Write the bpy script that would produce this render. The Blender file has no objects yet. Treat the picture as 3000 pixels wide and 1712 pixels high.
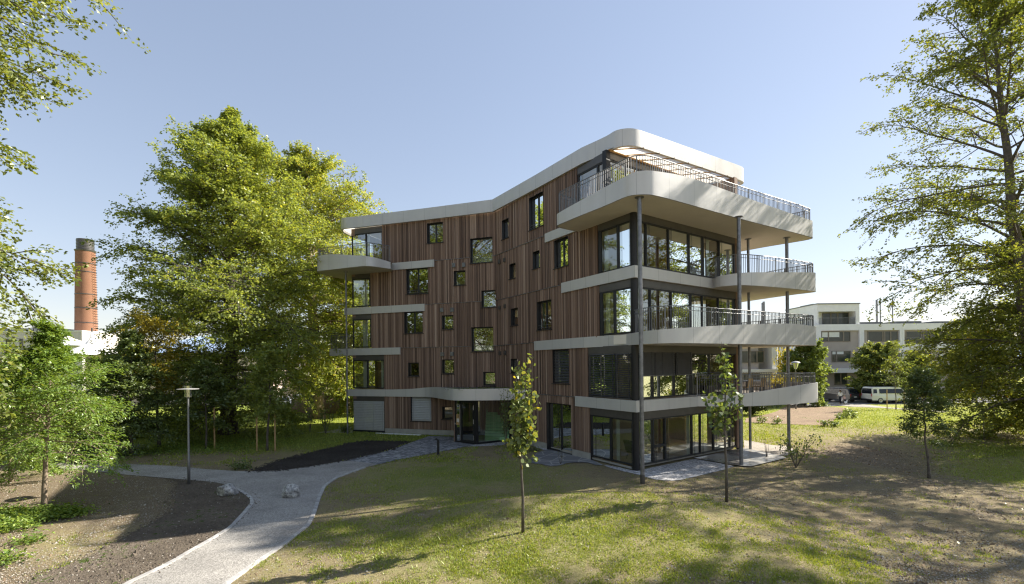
import bpy, bmesh, math, random
import numpy as np
from mathutils import Vector, Matrix
from mathutils.geometry import tessellate_polygon, delaunay_2d_cdt

S = bpy.context.scene
COL = S.collection
R = math.radians
random.seed(7)

# ------------------------------------------------------------------ camera model of the survey
H, F, YH, CX = 4.68, 1416.67, 1069.0, 1500.0
ROLL = math.atan(0.0112)
CR, SR = math.cos(ROLL), math.sin(ROLL)
CROP = {'A': (900, 560, 1.915), 'B': (1400, 340, 2.427), 'C': (1850, 360, 2.427), 'D': (1850, 860, 2.427),
        'E': (1400, 900, 2.427), 'F': (1600, 520, 8.089), 'G': (2020, 720, 4.8525), 'H': (1780, 900, 4.55),
        'I': (1780, 1150, 4.64), 'J': (940, 620, 6.618), 'K': (1280, 1100, 4.852), 'M': (1440, 1200, 5.317),
        'N': (2400, 860, 4.044), 'O': (2150, 1000, 4.16), 'P': (760, 1000, 4.853), 'Q': (0, 880, 3.467),
        'R': (600, 1080, 2.304), 'S': (0, 860, 1.709), 'T': (900, 700, 2.512), 'U': (1700, 360, 4.853),
        'Z': (2300, 840, 2.275), 'W': (0, 0, 0.8503), '': (0, 0, 1.0)}

def src(c, x, y):
    ox, oy, k = CROP[c]
    return ox + x / k, oy + y / k

def unroll(x, y):
    dx, dy = x - CX, y - YH
    return CR * dx - SR * dy, SR * dx + CR * dy

def at(c, x, y, Y):
    a, b = unroll(*src(c, x, y))
    return Vector((a / F * Y, Y, H - b / F * Y))

def atz(c, x, y, z):
    a, b = unroll(*src(c, x, y))
    Y = (H - z) * F / b
    return Vector((a / F * Y, Y, z))

# ------------------------------------------------------------------ terrain
def tz(x, y):
    x = np.asarray(x, float); y = np.asarray(y, float)
    sm = lambda a, b, v: np.clip((v - a) / (b - a), 0, 1) ** 2 * (3 - 2 * np.clip((v - a) / (b - a), 0, 1))
    z = -0.15 + 0 * x
    yc = 15.3 + 0.10 * (x - 3)
    m = np.where(y > yc, np.exp(-((y - yc) / 1.5) ** 2), np.exp(-((y - yc) / 4.2) ** 2))
    z = z + 0.66 * m * np.exp(-((x - 2.6) / 5.2) ** 4)
    z = z - 0.30 * sm(36, 54, y) * sm(0, 14, x)
    z = z - 0.16 * np.exp(-((x - .5) / 6.0) ** 2 - ((y - 19.0) / 1.5) ** 2)
    z = z - 0.28 * np.exp(-((x - 19.5) / 3.2) ** 2 - ((y - 23.5) / 4.5) ** 2)
    z = z + 0.06 * np.sin(x * .55 + 1.3) * np.sin(y * .43) * (1 - sm(16, 20, y) * sm(-14, -8, x) * (1 - sm(30, 44, y)))
    return z

def gnd(c, x, y):
    z = -0.15
    for _ in range(12):
        p = atz(c, x, y, z)
        z = 0.5 * z + 0.5 * float(tz(p.x, p.y))
    return Vector((p.x, p.y, float(tz(p.x, p.y))))

# ------------------------------------------------------------------ object helpers
def tag(o, label=None, cat=None, group=None, kind=None):
    if label: o['label'] = label
    if cat: o['category'] = cat
    if group: o['group'] = group
    if kind: o['kind'] = kind
    return o

def empty(name, loc=(0, 0, 0), rz=0, label=None, cat=None, group=None):
    o = bpy.data.objects.new(name, None)
    o.empty_display_size = 0.2
    o.location = loc; o.rotation_euler = (0, 0, rz)
    COL.objects.link(o)
    return tag(o, label, cat, group)

def copy_tree(o, parent=None):
    c = o.copy(); COL.objects.link(c)
    if parent is not None: c.parent = parent
    for ch in o.children: copy_tree(ch, c)
    return c

def link(name, me, parent=None, mats=()):
    o = bpy.data.objects.new(name, me); COL.objects.link(o)
    for m in mats: me.materials.append(m)
    if parent is not None: o.parent = parent
    return o

class MB:
    """collects shapes, builds one mesh"""
    def __init__(s):
        s.v = []; s.f = []; s.t = []; s.m = []; s.run = []; s.tone = 0.5; s.mi = 0
    def add(s, vs, fs, tone=None, run=None):
        b = len(s.v)
        s.v += [tuple(p) for p in vs]
        s.run += list(run) if run is not None else [0.0] * len(vs)
        for f in fs:
            s.f.append([b + i for i in f]); s.t.append(s.tone if tone is None else tone); s.m.append(s.mi)
        return s
    def hexa(s, p, tone=None):   # 8 points: bottom ring then top ring
        return s.add(p, [(3, 2, 1, 0), (4, 5, 6, 7), (0, 1, 5, 4), (1, 2, 6, 5), (2, 3, 7, 6), (3, 0, 4, 7)], tone)
    def box(s, x0, y0, z0, x1, y1, z1, tone=None):
        return s.hexa([(x0, y0, z0), (x1, y0, z0), (x1, y1, z0), (x0, y1, z0), (x0, y0, z1), (x1, y0, z1), (x1, y1, z1), (x0, y1, z1)], tone)
    def fbox(s, fc, u0, u1, z0, z1, d0, d1, tone=None):   # box on a facade frame; d = depth along the outward normal
        P = fc.pt
        return s.hexa([P(u0, z0, d0), P(u1, z0, d0), P(u1, z0, d1), P(u0, z0, d1), P(u0, z1, d0), P(u1, z1, d0), P(u1, z1, d1), P(u0, z1, d1)], tone)
    def quad(s, a, b, c, d, tone=None):
        return s.add([a, b, c, d], [(0, 1, 2, 3)], tone)
    def poly(s, pts, tone=None):
        tr = tessellate_polygon([[Vector(p) for p in pts]])
        return s.add(pts, [tuple(t) for t in tr], tone)
    def tube(s, pts, rad, n=8, tone=None, cap=True):
        pts = [Vector(p) for p in pts]
        if not hasattr(rad, '__len__'): rad = [rad] * len(pts)
        vs = []; prev = None
        for i, p in enumerate(pts):
            d = (pts[min(i + 1, len(pts) - 1)] - pts[max(i - 1, 0)]).normalized()
            if prev is None:
                a = d.cross(Vector((0, 0, 1)))
                if a.length < .05: a = d.cross(Vector((0, 1, 0)))
                a.normalize()
            else:
                a = prev - d * prev.dot(d); a.normalize()
            prev = a; b = d.cross(a)
            for k in range(n):
                t = 2 * math.pi * k / n
                vs.append(p + (a * math.cos(t) + b * math.sin(t)) * rad[i])
        fs = []
        for i in range(len(pts) - 1):
            for k in range(n):
                k2 = (k + 1) % n
                fs.append((i * n + k, i * n + k2, (i + 1) * n + k2, (i + 1) * n + k))
        if cap:
            fs.append(tuple(range(n - 1, -1, -1))); fs.append(tuple((len(pts) - 1) * n + k for k in range(n)))
        return s.add(vs, fs, tone)
    def lathe(s, prof, n=24, c=(0, 0, 0), tone=None):
        vs = []; fs = []
        for r, z in prof:
            for k in range(n):
                t = 2 * math.pi * k / n
                vs.append((c[0] + r * math.cos(t), c[1] + r * math.sin(t), c[2] + z))
        for i in range(len(prof) - 1):
            for k in range(n):
                k2 = (k + 1) % n
                fs.append((i * n + k, i * n + k2, (i + 1) * n + k2, (i + 1) * n + k))
        return s.add(vs, fs, tone)
    def build(s, name, mats, parent=None, smooth=False, bevel=0):
        me = bpy.data.meshes.new(name)
        me.from_pydata(s.v, [], s.f); me.update()
        if not isinstance(mats, (list, tuple)): mats = [mats]
        o = link(name, me, parent, mats)
        if len(s.t):
            a = me.attributes.new('tone', 'FLOAT', 'FACE'); a.data.foreach_set('value', np.array(s.t, 'f'))
            me.polygons.foreach_set('material_index', np.array(s.m, 'i'))
        if any(s.run):
            a = me.attributes.new('run', 'FLOAT', 'POINT'); a.data.foreach_set('value', np.array(s.run, 'f'))
        bm = bmesh.new(); bm.from_mesh(me); bmesh.ops.recalc_face_normals(bm, faces=bm.faces); bm.to_mesh(me); bm.free()
        if smooth: me.polygons.foreach_set('use_smooth', np.ones(len(me.polygons), bool))
        if bevel:
            b = o.modifiers.new('bevel', 'BEVEL'); b.width = bevel; b.segments = 2; b.limit_method = 'ANGLE'; b.angle_limit = R(35)
        return o

def np_quads(name, V, tone, mat, parent=None, n=4, faces=None):
    """V: (M,n,3) separate polygons"""
    M = len(V)
    me = bpy.data.meshes.new(name)
    me.vertices.add(M * n); me.vertices.foreach_set('co', np.ascontiguousarray(V, 'f').ravel())
    me.loops.add(M * n); me.loops.foreach_set('vertex_index', np.arange(M * n, dtype='i'))
    me.polygons.add(M)
    me.polygons.foreach_set('loop_start', np.arange(0, M * n, n, dtype='i'))
    me.polygons.foreach_set('loop_total', np.full(M, n, 'i'))
    a = me.attributes.new('tone', 'FLOAT', 'FACE'); a.data.foreach_set('value', np.asarray(tone, 'f'))
    me.update(calc_edges=True)
    return link(name, me, parent, [mat])

def smooth_path(pts, step=.15, rounds=2):
    """Chaikin-rounded polyline, keeps the ends; items are tuples of floats"""
    P = [np.array(p, float) for p in pts]
    for _ in range(rounds):
        Q = [P[0]]
        for a, b in zip(P[:-1], P[1:]):
            Q += [a * .75 + b * .25, a * .25 + b * .75]
        Q.append(P[-1]); P = Q
    return P

def resample(P, step):
    P = np.array(P); d = np.r_[0, np.cumsum(np.linalg.norm(np.diff(P[:, :2], axis=0), axis=1))]
    n = max(2, int(round(d[-1] / step)) + 1)
    t = np.linspace(0, d[-1], n)
    return np.stack([np.interp(t, d, P[:, k]) for k in range(P.shape[1])], 1)

def offset_path(P, off):
    P = np.array(P, float); Q = P.copy()
    for i in range(len(P)):
        d = P[min(i + 1, len(P) - 1), :2] - P[max(i - 1, 0), :2]
        d /= np.linalg.norm(d) + 1e-9
        Q[i, 0] += -d[1] * off; Q[i, 1] += d[0] * off
    return Q

def inside(poly, x, y):
    poly = np.array([(p[0], p[1]) for p in poly]); r = np.zeros(np.shape(x), bool)
    j = len(poly) - 1
    for i in range(len(poly)):
        xi, yi = poly[i]; xj, yj = poly[j]
        c = ((yi > y) != (yj > y)) & (x < (xj - xi) * (y - yi) / (yj - yi + 1e-12) + xi)
        r ^= c; j = i
    return r

# ------------------------------------------------------------------ materials
def newmat(name):
    m = bpy.data.materials.new(name); m.use_nodes = True
    nt = m.node_tree; nt.nodes.clear()
    out = nt.nodes.new('ShaderNodeOutputMaterial')
    return m, nt, out

def N(nt, typ, **kw):
    n = nt.nodes.new(typ)
    for k, v in kw.items():
        if k in n.inputs: n.inputs[k].default_value = v
        else: setattr(n, k, v)
    return n

def ramp(nt, fac, stops):
    r = nt.nodes.new('ShaderNodeValToRGB'); e = r.color_ramp.elements
    while len(e) < len(stops): e.new(.5)
    for el, (p, c) in zip(e, stops):
        el.position = p; el.color = (*c, 1)
    nt.links.new(fac, r.inputs[0]); return r.outputs[0]

def mixc(nt, fac, a, b, mode='MIX'):
    m = nt.nodes.new('ShaderNodeMix'); m.data_type = 'RGBA'; m.blend_type = mode
    for sock, v in ((m.inputs[0], fac), (m.inputs[6], a), (m.inputs[7], b)):
        if hasattr(v, 'is_output'): nt.links.new(v, sock)
        elif hasattr(v, '__len__'): sock.default_value = (*v, 1) if len(v) == 3 else v
        else: sock.default_value = v
    return m.outputs[2]

def math_(nt, op, a, b=0.0, clamp=False):
    m = nt.nodes.new('ShaderNodeMath'); m.operation = op; m.use_clamp = clamp
    for i, v in enumerate((a, b)):
        if hasattr(v, 'is_output'): nt.links.new(v, m.inputs[i])
        else: m.inputs[i].default_value = v
    return m.outputs[0]

def noise(nt, scale, detail=4, rough=.6, vec=None, stretch=None):
    if vec is None:
        vec = nt.nodes.new('ShaderNodeNewGeometry').outputs['Position']
    if stretch:
        mp = nt.nodes.new('ShaderNodeMapping'); mp.inputs['Scale'].default_value = stretch
        nt.links.new(vec, mp.inputs[0]); vec = mp.outputs[0]
    n = N(nt, 'ShaderNodeTexNoise', Scale=scale, Detail=detail, Roughness=rough)
    nt.links.new(vec, n.inputs['Vector']); return n.outputs[0]

def attr(nt, name):
    a = nt.nodes.new('ShaderNodeAttribute'); a.attribute_name = name; return a.outputs['Fac']

def bump(nt, h, strength, dist):
    b = N(nt, 'ShaderNodeBump', Strength=strength, Distance=dist); nt.links.new(h, b.inputs['Height']); return b.outputs[0]

def pbr(nt, out, color, rough=.6, metal=0.0, normal=None, spec=.5):
    p = N(nt, 'ShaderNodeBsdfPrincipled', Roughness=.5)
    for k, v in (('Base Color', color), ('Roughness', rough), ('Metallic', metal), ('Specular IOR Level', spec)):
        if hasattr(v, 'is_output'): nt.links.new(v, p.inputs[k])
        elif hasattr(v, '__len__'): p.inputs[k].default_value = (*v, 1)
        else: p.inputs[k].default_value = v
    if normal is not None: nt.links.new(normal, p.inputs['Normal'])
    nt.links.new(p.outputs[0], out.inputs[0]); return p

def plain(name, c, rough=.6, metal=0.0, var=.12, scale=6, bumpd=0.0, spec=.5):
    m, nt, out = newmat(name)
    n = noise(nt, scale, 5)
    lo = tuple(x * (1 - var) for x in c); hi = tuple(min(1, x * (1 + var)) for x in c)
    col = ramp(nt, n, [(.3, lo), (.7, hi)])
    nr = bump(nt, noise(nt, scale * 8, 3), .6, bumpd) if bumpd else None
    pbr(nt, out, col, rough, metal, nr, spec); return m

def leafmat(name, stops, trans=.42, gloss=.06):
    m, nt, out = newmat(name)
    col = ramp(nt, attr(nt, 'tone'), stops)
    d = N(nt, 'ShaderNodeBsdfDiffuse'); t = N(nt, 'ShaderNodeBsdfTranslucent'); g = N(nt, 'ShaderNodeBsdfGlossy', Roughness=.42)
    g.inputs[0].default_value = (.9, .95, .85, 1)
    nt.links.new(col, d.inputs[0])
    tc = mixc(nt, 1.0, col, (1.35, 1.25, .5), 'MULTIPLY'); nt.links.new(tc, t.inputs[0])
    m1 = N(nt, 'ShaderNodeMixShader', Fac=trans); nt.links.new(d.outputs[0], m1.inputs[1]); nt.links.new(t.outputs[0], m1.inputs[2])
    m2 = N(nt, 'ShaderNodeMixShader', Fac=gloss); nt.links.new(m1.outputs[0], m2.inputs[1]); nt.links.new(g.outputs[0], m2.inputs[2])
    nt.links.new(m2.outputs[0], out.inputs[0]); return m

MT = {}
def build_materials():
    # vertical timber boards
    m, nt, out = newmat('timber')
    c = ramp(nt, attr(nt, 'tone'), [(0, (.062, .038, .027)), (.3, (.160, .100, .071)), (.62, (.30, .202, .147)), (1, (.52, .39, .305))])
    g = noise(nt, 1.0, 6, .7, stretch=(55, 55, 1.4)); w = noise(nt, .55, 4, .6)
    c = mixc(nt, 1.0, c, ramp(nt, g, [(.25, (.62, .60, .58)), (.75, (1.2, 1.2, 1.2))]), 'MULTIPLY')
    c = mixc(nt, math_(nt, 'MULTIPLY', w, .35), c, (.30, .22, .18))
    pbr(nt, out, c, .72, 0, bump(nt, g, .5, .004), .3); MT['timber'] = m
    # satin aluminium fascia
    m, nt, out = newmat('aluminium')
    st = noise(nt, 1.0, 5, .65, stretch=(1.6, 1.6, .22)); bl = noise(nt, .8, 3)
    c = mixc(nt, st, (.50, .496, .482), (.66, .655, .638))
    c = mixc(nt, math_(nt, 'MULTIPLY', bl, .3), c, (.52, .515, .50))
    rn = attr(nt, 'run'); fr = math_(nt, 'FRACT', math_(nt, 'DIVIDE', rn, 1.65)); jl = math_(nt, 'LESS_THAN', fr, .011)
    c = mixc(nt, math_(nt, 'MULTIPLY', jl, .55), c, (.2, .2, .19))
    pbr(nt, out, c, math_(nt, 'ADD', math_(nt, 'MULTIPLY', bl, .22), .27), .18, bump(nt, noise(nt, 1.4, 2), .25, .02)); MT['alu'] = m
    MT['soffit'] = plain('soffit_render', (.62, .57, .52), .8, 0, .05, 1.2)
    MT['dark'] = plain('dark_metal', (.030, .031, .034), .45, .3, .2, 3)
    MT['header'] = plain('header_metal', (.105, .098, .092), .42, .4, .12, 2)
    MT['steel'] = plain('galvanised_steel', (.20, .205, .22), .42, .6, .3, 5)
    MT['rail'] = plain('rail_steel', (.20, .205, .21), .45, .5, .12, 9)
    MT['concrete'] = plain('concrete', (.36, .35, .32), .85, 0, .14, 2.2, .003)
    MT['deck'] = plain('decking', (.34, .29, .24), .8, 0, .15, 3)
    MT['ceiling'] = plain('ceiling_paint', (.85, .80, .70), .9, 0, .03, 1)
    MT['inwall'] = plain('interior_paint', (.74, .65, .50), .9, 0, .08, .6)
    MT['inwood'] = plain('interior_wood', (.48, .29, .12), .6, 0, .12, 2)
    MT['parquet'] = plain('parquet', (.50, .36, .21), .4, 0, .18, 3)
    MT['curtain'] = plain('curtain_cloth', (.74, .76, .70), .9, 0, .06, 8)
    MT['stair'] = plain('green_stair', (.22, .42, .20), .5, 0, .1, 3)  # even green base colour for the steps
    MT['white'] = plain('white_render', (.82, .82, .815), .85, 0, .05, .9)
    MT['panedark'] = plain('dark_pane', (.045, .055, .05), .08, 0, .3, .6)
    MT['beige'] = plain('beige_render', (.43, .38, .335), .85, 0, .07, 1.3)
    MT['winframe'] = plain('window_frame_bronze', (.20, .175, .145), .5, .3, .1, 3)
    MT['pinkwall'] = plain('rose_render', (0.800, 0.634, 0.553), .9, 0, .06, .8)
    MT['roofgrey'] = plain('roof_sheet', (.20, .205, .21), .6, .2, .1, 2)
    MT['canvas'] = plain('tent_canvas', (.82, .80, .76), .8, 0, .04, 1)
    MT['slat'] = plain('blind_slat', (.43, .44, .44), .45, .25, .06, 6)
    MT['slatdark'] = plain('blind_slat_dark', (.15, .152, .16), .32, .55, .1, 6)
    MT['bark'] = plain('bark', (.115, .10, .085), .95, 0, .35, 7, .012, .2)
    MT['barkl'] = plain('bark_pale', (.26, .205, .15), .95, 0, .3, 9, .008, .2)
    MT['stake'] = plain('stake_wood', (.42, .28, .14), .85, 0, .2, 7)
    MT['board'] = plain('brown_sign_board', (.46, .30, .14), .6, 0, .05, 4)
    MT['paper'] = plain('paper', (.8, .79, .74), .8, 0, .03, 4)
    # pergola panels: translucent
    m, nt, out = newmat('pergola_panel')
    a = N(nt, 'ShaderNodeBsdfDiffuse', Color=(.8, .76, .68, 1)); b = N(nt, 'ShaderNodeBsdfTranslucent', Color=(.95, .90, .80, 1))
    x = N(nt, 'ShaderNodeMixShader', Fac=.72); nt.links.new(a.outputs[0], x.inputs[1]); nt.links.new(b.outputs[0], x.inputs[2])
    nt.links.new(x.outputs[0], out.inputs[0]); MT['pergola'] = m
    # glass
    def glass(name, tint, base, top):
        m, nt, out = newmat(name)
        t = N(nt, 'ShaderNodeBsdfTransparent', Color=(*tint, 1)); g = N(nt, 'ShaderNodeBsdfGlossy', Roughness=.0)
        g.inputs[0].default_value = (.93, .98, .95, 1)
        fr = N(nt, 'ShaderNodeFresnel', IOR=1.5)
        fc = math_(nt, 'ADD', math_(nt, 'MULTIPLY', fr.outputs[0], top), base, True)
        wob = bump(nt, noise(nt, .35, 1), .12, .02); nt.links.new(wob, g.inputs['Normal'])
        x = N(nt, 'ShaderNodeMixShader'); nt.links.new(fc, x.inputs[0]); nt.links.new(t.outputs[0], x.inputs[1]); nt.links.new(g.outputs[0], x.inputs[2])
        nt.links.new(x.outputs[0], out.inputs[0]); return m
    MT['glass'] = glass('window_glass', (.88, .93, .88), .20, 1.1)
    MT['glassb'] = glass('window_glass_dark', (.42, .48, .46), .28, 1.1)
    MT['carglass'] = plain('car_glass', (.012, .015, .018), .06, 0, .1, 3)
    # ground
    m, nt, out = newmat('ground')
    gr = attr(nt, 'green'); lush = attr(nt, 'lush')
    n1 = noise(nt, .45, 6, .68); n2 = noise(nt, 3.2, 6, .7); n3 = noise(nt, 24, 4, .75); n4 = noise(nt, 90, 2, .7)
    soil = ramp(nt, n3, [(.28, (.10, .078, .052)), (.52, (.235, .185, .122)), (.72, (.46, .375, .27))])
    dry = ramp(nt, n3, [(.3, (.21, .175, .085)), (.7, (.50, .42, .225))])
    gras = ramp(nt, n3, [(.25, (.085, .12, .022)), (.55, (.195, .26, .040)), (.8, (.36, .39, .08))])
    lushc = ramp(nt, n2, [(.3, (.22, .28, .036)), (.7, (.44, .47, .065))])
    k1 = math_(nt, 'ADD', math_(nt, 'ADD', math_(nt, 'MULTIPLY', n1, .9), math_(nt, 'MULTIPLY', n2, .55)), gr)
    f1 = ramp(nt, k1, [(.88, (0, 0, 0)), (1.0, (1, 1, 1))])
    sepm = N(nt, 'ShaderNodeMapRange'); nt.links.new(k1, sepm.inputs[0]); sepm.inputs[1].default_value = .92; sepm.inputs[2].default_value = 1.45
    sepd = N(nt, 'ShaderNodeMapRange'); nt.links.new(k1, sepd.inputs[0]); sepd.inputs[1].default_value = .65; sepd.inputs[2].default_value = 1.0
    c = mixc(nt, sepd.outputs[0], soil, dry)
    c = mixc(nt, sepm.outputs[0], c, gras)
    c = mixc(nt, math_(nt, 'MULTIPLY', lush, math_(nt, 'ADD', math_(nt, 'MULTIPLY', n2, .7), .4), True), c, lushc)
    pb = math_(nt, 'GREATER_THAN', n4, .69)
    c = mixc(nt, math_(nt, 'MULTIPLY', pb, math_(nt, 'SUBTRACT', 1.0, sepm.outputs[0], True)), c, (.50, .46, .40))
    h = math_(nt, 'ADD', math_(nt, 'MULTIPLY', n3, .7), n4)
    pbr(nt, out, c, .95, 0, bump(nt, h, .9, .05), .15); MT['ground'] = m
    def gravel(name, lo, mid, hi, sc, bd=.02, patch=.2):
        m, nt, out = newmat(name)
        v = N(nt, 'ShaderNodeTexVoronoi', Scale=sc)
        nt.links.new(nt.nodes.new('ShaderNodeNewGeometry').outputs['Position'], v.inputs['Vector'])
        hs = nt.nodes.new('ShaderNodeSeparateColor'); nt.links.new(v.outputs['Color'], hs.inputs[0])
        c = ramp(nt, hs.outputs[0], [(0, lo), (.5, mid), (1, hi)])
        w = noise(nt, .7, 5, .65)
        c = mixc(nt, 1.0, c, ramp(nt, w, [(.3, (1 - patch,) * 3), (.7, (1 + patch * .6,) * 3)]), 'MULTIPLY')
        pbr(nt, out, c, .92, 0, bump(nt, v.outputs['Distance'], -.8, bd), .2); return m
    MT['path'] = gravel('path_gravel', (.21, .198, .182), (.33, .312, .285), (.49, .465, .425), 48, .010, .22)
    MT['whitegravel'] = gravel('pale_gravel', (.24, .235, .23), (.46, .45, .44), (.72, .70, .68), 15, .03, .1)
    MT['cobble'] = gravel('cobbles', (.13, .132, .14), (.22, .222, .23), (.40, .40, .40), 6.5, .03, .12)
    MT['asphalt'] = gravel('asphalt', (.10, .098, .096), (.17, .165, .16), (.24, .235, .23), 40, .01, .3)
    MT['beigepath'] = gravel('sandy_gravel', (.26, .23, .19), (.38, .34, .29), (.50, .46, .40), 30, .01, .2)
    MT['kerb'] = gravel('granite_kerb', (.34, .33, .32), (.42, .41, .395), (.52, .51, .49), 7, .02, .15)
    MT['pebble'] = plain('pebble_stone', (.40, .365, .31), .9, 0, .35, 30)
    def soilmat(name, lo, hi, g=0):
        m, nt, out = newmat(name)
        n = noise(nt, 13, 7, .78); w = noise(nt, .6, 4)
        c = ramp(nt, n, [(.3, lo), (.7, hi)])
        c = mixc(nt, 1.0, c, ramp(nt, w, [(.3, (.75,) * 3), (.7, (1.15,) * 3)]), 'MULTIPLY')
        if g:
            c = mixc(nt, math_(nt, 'GREATER_THAN', math_(nt, 'MULTIPLY', noise(nt, 5, 6, .8), math_(nt, 'ADD', w, .5)), .62), c, (.07, .10, .022))
        pb = math_(nt, 'GREATER_THAN', noise(nt, 60, 2, .7), .70)
        c = mixc(nt, math_(nt, 'MULTIPLY', pb, .7), c, tuple(min(1, x * 2.6) for x in hi))
        pbr(nt, out, c, .95, 0, bump(nt, n, 1, .05), .15); return m
    MT['blacksoil'] = soilmat('dark_compost', (.034, .030, .026), (.085, .075, .064))
    MT['brownsoil'] = soilmat('brown_soil', (.095, .077, .060), (.215, .178, .138), 1)
    MT['plotsoil'] = soilmat('tilled_soil', (0.210, 0.147, 0.095), (0.378, 0.280, 0.189), 1)
    # flagstones
    m, nt, out = newmat('flagstone')
    v = N(nt, 'ShaderNodeTexVoronoi', Scale=1.25, feature='DISTANCE_TO_EDGE'); v2 = N(nt, 'ShaderNodeTexVoronoi', Scale=1.25)
    ps = nt.nodes.new('ShaderNodeNewGeometry').outputs['Position']; nt.links.new(ps, v.inputs['Vector']); nt.links.new(ps, v2.inputs['Vector'])
    sc = nt.nodes.new('ShaderNodeSeparateColor'); nt.links.new(v2.outputs['Color'], sc.inputs[0])
    c = ramp(nt, sc.outputs[0], [(0, (.13, .135, .145)), (1, (.24, .24, .245))])
    c = mixc(nt, math_(nt, 'LESS_THAN', v.outputs['Distance'], .028), c, (.40, .39, .36))
    pbr(nt, out, c, .7, 0, bump(nt, noise(nt, 9, 4), .5, .02)); MT['flag'] = m
    # wet concrete terrace
    m, nt, out = newmat('wet_concrete')
    n = noise(nt, .5, 5, .6); c = ramp(nt, n, [(.35, (.20, .195, .18)), (.65, (.40, .38, .34))])
    rg = ramp(nt, n, [(.42, (.12,) * 3), (.62, (.55,) * 3)])
    pbr(nt, out, c, rg, 0, None, .6); MT['wet'] = m
    # rock
    m, nt, out = newmat('limestone')
    n = noise(nt, 7, 8, .75); v = N(nt, 'ShaderNodeTexVoronoi', Scale=11)
    nt.links.new(nt.nodes.new('ShaderNodeNewGeometry').outputs['Position'], v.inputs['Vector'])
    c = ramp(nt, n, [(.36, (.10, .10, .105)), (.5, (.46, .455, .44)), (.62, (.80, .79, .77))])
    pbr(nt, out, c, .9, 0, bump(nt, n, 1, .12), .2); MT['rock'] = m
    # chimney brick
    m, nt, out = newmat('chimney_brick')
    tc = nt.nodes.new('ShaderNodeTexCoord'); 
    br = N(nt, 'ShaderNodeTexBrick', Scale=1.0); br.inputs['Brick Width'].default_value = .5; br.inputs['Row Height'].default_value = .16
    br.inputs['Color1'].default_value = (.21, .080, .048, 1); br.inputs['Color2'].default_value = (.27, .112, .068, 1); br.inputs['Mortar'].default_value = (.32, .20, .14, 1); br.inputs['Mortar Size'].default_value = .015
    sx = nt.nodes.new('ShaderNodeSeparateXYZ'); nt.links.new(tc.outputs['Object'], sx.inputs[0])
    an = math_(nt, 'MULTIPLY', math_(nt, 'ARCTAN2', sx.outputs[1], sx.outputs[0]), 2.4)
    cx = nt.nodes.new('ShaderNodeCombineXYZ'); nt.links.new(an, cx.inputs[0]); nt.links.new(sx.outputs[2], cx.inputs[1]); nt.links.new(cx.outputs[0], br.inputs['Vector'])
    c = mixc(nt, noise(nt, .35, 5, .7), br.outputs[0], (.24, .12, .07)); c = mixc(nt, math_(nt, 'MULTIPLY', noise(nt, 1.2, 5), .25), c, (.36, .24, .14))
    pbr(nt, out, c, .9, 0, None, .2); MT['brick'] = m
    def paint(name, c, metal=0):
        m, nt, out = newmat(name)
        p = pbr(nt, out, mixc(nt, noise(nt, 1.5, 3), c, tuple(x * .92 for x in c)), .28, metal); p.inputs['Coat Weight'].default_value = .6; p.inputs['Coat Roughness'].default_value = .06
        return m
    MT['vanwhite'] = paint('cream_white_paint', (.72, .73, .68)); MT['carblack'] = paint('black_paint', (.012, .013, .016))
    MT['carsilver'] = paint('silver_paint', (.46, .47, .48), .5); MT['cargrey'] = paint('grey_paint', (.12, .125, .13), .4); MT['carbeige'] = paint('champagne_paint', (.45, .40, .36), .4)
    MT['tyre'] = plain('tyre_rubber', (.02, .02, .02), .85, 0, .2, 8); MT['rim'] = plain('alloy_rim', (.55, .55, .56), .3, .8, .05, 4)
    MT['redlens'] = plain('tail_lens', (.45, .015, .012), .2, 0, .1, 9); MT['clearlens'] = plain('head_lens', (.75, .75, .74), .1, 0, .05, 9)
    MT['plate'] = plain('number_plate', (.75, .75, .72), .5, 0, .03, 9)
    MT['skin'] = plain('skin', (.55, .34, .25), .55, 0, .05, 9); MT['shirt'] = plain('white_shirt', (.80, .79, .78), .8, 0, .05, 9)
    MT['navy'] = plain('navy_cloth', (.018, .020, .032), .85, 0, .2, 9); MT['hair'] = plain('brown_hair', (.055, .03, .018), .6, 0, .2, 20)
    MT['hairl'] = plain('fair_hair', (.38, .25, .12), .6, 0, .2, 20); MT['pinkc'] = plain('pink_cloth', (.62, .42, .40), .85, 0, .08, 9)
    MT['hill'] = plain('hazed_hill', (.36, .46, .62), 1, 0, .06, .002, 0, 0)  # aerial haze is put into this pale blue base colour
    MT['terracotta'] = plain('terracotta', (.42, .17, .08), .8, 0, .15, 6)
    MT['lampglass'] = glass('lamp_glass', (.80, .82, .74), .30, .9)
    MT['lampdisc'] = plain('lamp_disc', (.40, .395, .38), .5, .2, .05, 4)
    MT['black'] = plain('black_powder_coat', (.014, .014, .016), .5, .2, .2, 6)
    # leaves (tone 0..1)
    MT['beech'] = leafmat('beech_leaf', [(0, (.13, .185, .06)), (.4, (.25, .315, .09)), (.75, (.37, .42, .095)), (1, (.56, .49, .095))], .50, .035)
    MT['beechy'] = leafmat('autumn_beech_leaf', [(0, (.10, .14, .040)), (.45, (.25, .29, .065)), (.8, (.42, .42, .08)), (1, (.56, .44, .075))], .45, .05)
    MT['maple'] = leafmat('edge_tree_leaf', [(0, (.085, .115, .035)), (.5, (.19, .23, .055)), (.85, (.33, .335, .065)), (.97, (.48, .28, .05))], .50, .03)
    MT['robinia'] = leafmat('robinia_leaf', [(0, (.10, .17, .04)), (.5, (.20, .31, .065)), (1, (.36, .45, .09))], .42, .05)
    MT['young'] = leafmat('lime_leaf', [(0, (.10, .14, .055)), (.6, (.20, .25, .075)), (.93, (.36, .37, .10)), (1, (.60, .48, .06))], .42, .035)
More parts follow.
